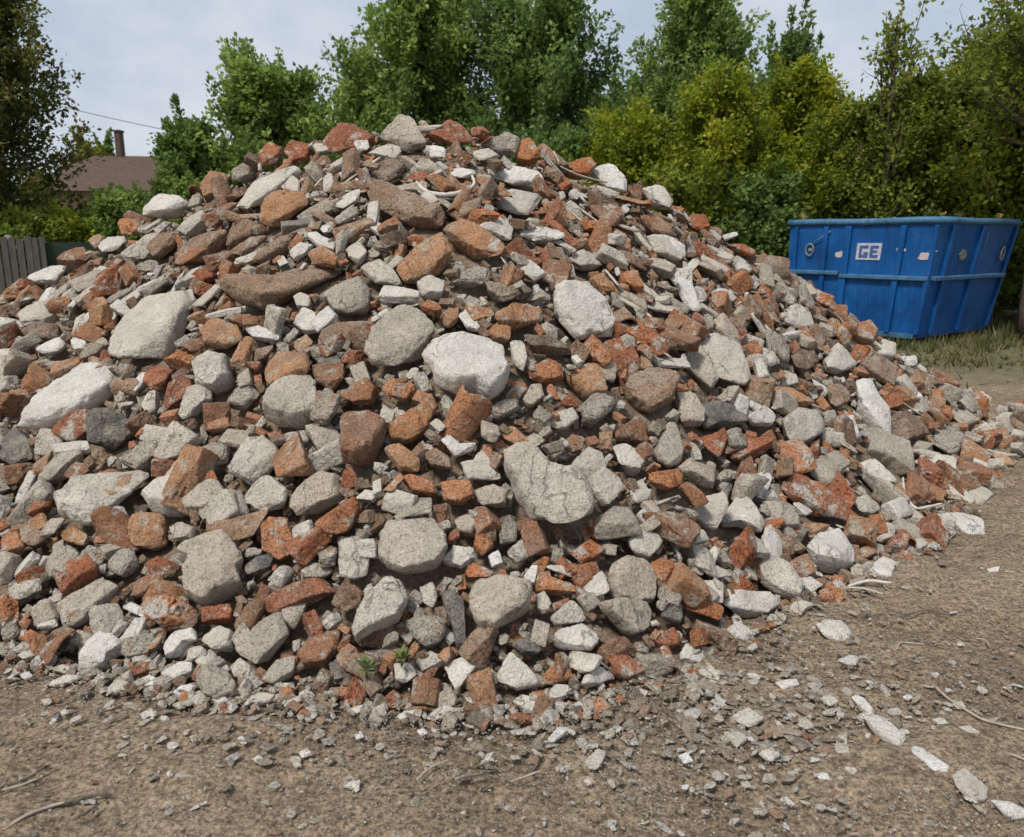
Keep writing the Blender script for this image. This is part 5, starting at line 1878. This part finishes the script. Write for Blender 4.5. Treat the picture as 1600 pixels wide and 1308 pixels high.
# a far-off belt of woodland closes the horizon to both sides
nw = 26000
wx = rng.uniform(-110, 110, nw)
wy = 62 + .004 * wx ** 2 + rng.uniform(-3, 3, nw)
wh = 3.6 + 1.1 * vnoise(np.stack([wx * .13, 0 * wx, 0 * wx], 1)) + .8 * vnoise(np.stack([wx * .5, 0 * wx + 5, 0 * wx], 1))
wz = .2 + wh * rng.random(nw) ** .7
Pw = np.stack([wx, wy, wz], 1)
Dw = rand_dirs(nw, rng)
Sw = np.cross(Dw, rand_dirs(nw, rng))
Sw /= np.linalg.norm(Sw, axis=1)[:, None]
Vw = np.stack([Pw, Pw + Dw * .35 + Sw * .22, Pw + Dw * .75, Pw + Dw * .35 - Sw * .22], 1).reshape(-1, 3)
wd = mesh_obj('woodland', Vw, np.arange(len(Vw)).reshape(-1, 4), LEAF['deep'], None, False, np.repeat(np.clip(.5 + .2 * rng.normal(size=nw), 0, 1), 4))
tag(wd, 'far belt of dark green woodland on the horizon', kind='stuff')

# weeds among the stones
for q, (px, py, s) in enumerate(((578, 1044, .05), (632, 1026, .04))):
    P = on_surface([(px, py)], .03)[0] + np.array([0, -.05, .0])
    root = empty('weed', P)
    tag(root, ['small bright green weed sprouting between stones at the foot', 'small green weed in the dark gap under the pitted boulder'][q], 'weed', 'weeds at the foot of the heap')
    mb = MB()
    for k in range(16):
        an, el = rng.uniform(0, 6.28), rng.uniform(.2, 1.3)
        d = np.array([math.cos(an) * math.cos(el), math.sin(an) * math.cos(el), math.sin(el)])
        sd = np.array([-math.sin(an), math.cos(an), 0]) * s * .28
        nn = np.cross(sd, d) / s * .02
        a_, m_, t_ = d * s * .15, d * s * .6 + [0, 0, s * .1], d * s * rng.uniform(.9, 1.4)
        mb.add([a_, m_ + sd, t_, m_ - sd, m_ + nn * s * 4], [[0, 1, 4], [1, 2, 4], [2, 3, 4], [3, 0, 4]])
    mb.build('leaves', M['weed'], root)
    mb = MB()
    mb.tube([(0, 0, -.03), (0, 0, s * .3), (.005, 0, s * .7)], [.005, .004, .002], 5)
    mb.build('stem', M['weed'], root, True)

# rough grass round the skip and under the shrubs
GV, GT_ = [], []
n = 0
while n < 10000:
    x, y = rng.uniform(3.2, 13), rng.uniform(8.6, 16.5)
    e = vnoise(np.array([[x * .9, y * .9, 3.0], [x * 3, y * 3, 9.0]]))
    lim = 9.9 + .9 * e[0] + (0 if x > 4 else 2)
    if y < lim - rng.random() ** 3 * 1.4 or (e[1] < .0 and y < 12.2 and rng.random() < .85):
        continue
    n += 1
    hgt = rng.uniform(.02, .085) * (1 + 1.2 * (y > 11.6) + .8 * (e[1] > .2))
    an = rng.uniform(0, 6.28)
    c_ = np.array([math.cos(an), math.sin(an), 0]) * rng.uniform(.010, .02)
    ln = rng.normal(size=2) * .06
    b0_ = np.array([x, y, -.01])
    GV += [b0_ - c_, b0_ + c_, b0_ + [ln[0], ln[1], hgt]]
    GT_ += [np.clip(.5 + .3 * e[0] + rng.normal() * .2, 0, 1)] * 3
M['grass'] = leaf_mat('grass_blades', [(0, (.040, .050, .016)), (.5, (.075, .085, .025)), (.8, (.13, .115, .045)), (1, (.22, .18, .09))], .2)
gr = mesh_obj('grass', np.array(GV), np.arange(len(GV)).reshape(-1, 3), M['grass'], None, False, GT_)
tag(gr, 'patchy rough grass and weeds round the foot of the blue skip', kind='stuff')

# ------------------------------------------------------------------ light
SUN_AZ, SUN_EL = R(218), R(56)      # azimuth clockwise from +Y
sd = Vector((math.sin(SUN_AZ) * math.cos(SUN_EL), math.cos(SUN_AZ) * math.cos(SUN_EL), math.sin(SUN_EL)))
sun = bpy.data.lights.new('sun', 'SUN')
sun.energy, sun.angle, sun.color = 3.4, R(11), (1, .95, .87)
suno = bpy.data.objects.new('sun', sun)
COL.objects.link(suno)
suno.rotation_euler = (-sd).to_track_quat('-Z', 'Y').to_euler()

w = bpy.data.worlds.new('World')
scene.world = w
w.use_nodes = True
N, L = w.node_tree.nodes, w.node_tree.links
bg = N['Background']
sky = N.new('ShaderNodeTexSky')
sky.sky_type = 'NISHITA'
sky.sun_disc = False
sky.sun_elevation, sky.sun_rotation = SUN_EL, SUN_AZ
sky.dust_density = 2.0
tc = N.new('ShaderNodeTexCoord')
mp = N.new('ShaderNodeMapping')
mp.inputs['Scale'].default_value = (1, 1, 1.5)
L.new(tc.outputs['Generated'], mp.inputs[0])
cn = noise(N, L, mp.outputs[0], 2.6, 7, .6)
cr = ramp(N, [(.28, (4.0, 4.75, 5.95)), (.48, (5.0, 5.7, 6.7)), (.68, (6.7, 7.1, 7.65))])
L.new(cn.outputs['Fac'], cr.inputs[0])
cf = ramp(N, [(.25, .80), (.6, .97)])
L.new(cn.outputs['Fac'], cf.inputs[0])
L.new(mixc(N, L, cf.outputs[0], sky.outputs[0], cr.outputs[0]), bg.inputs['Color'])
bg.inputs['Strength'].default_value = .10

vs = scene.view_settings
vs.view_transform, vs.look = 'Standard', 'None'
vs.exposure, vs.gamma = 0.12, 1.0
vs.use_curve_mapping = False
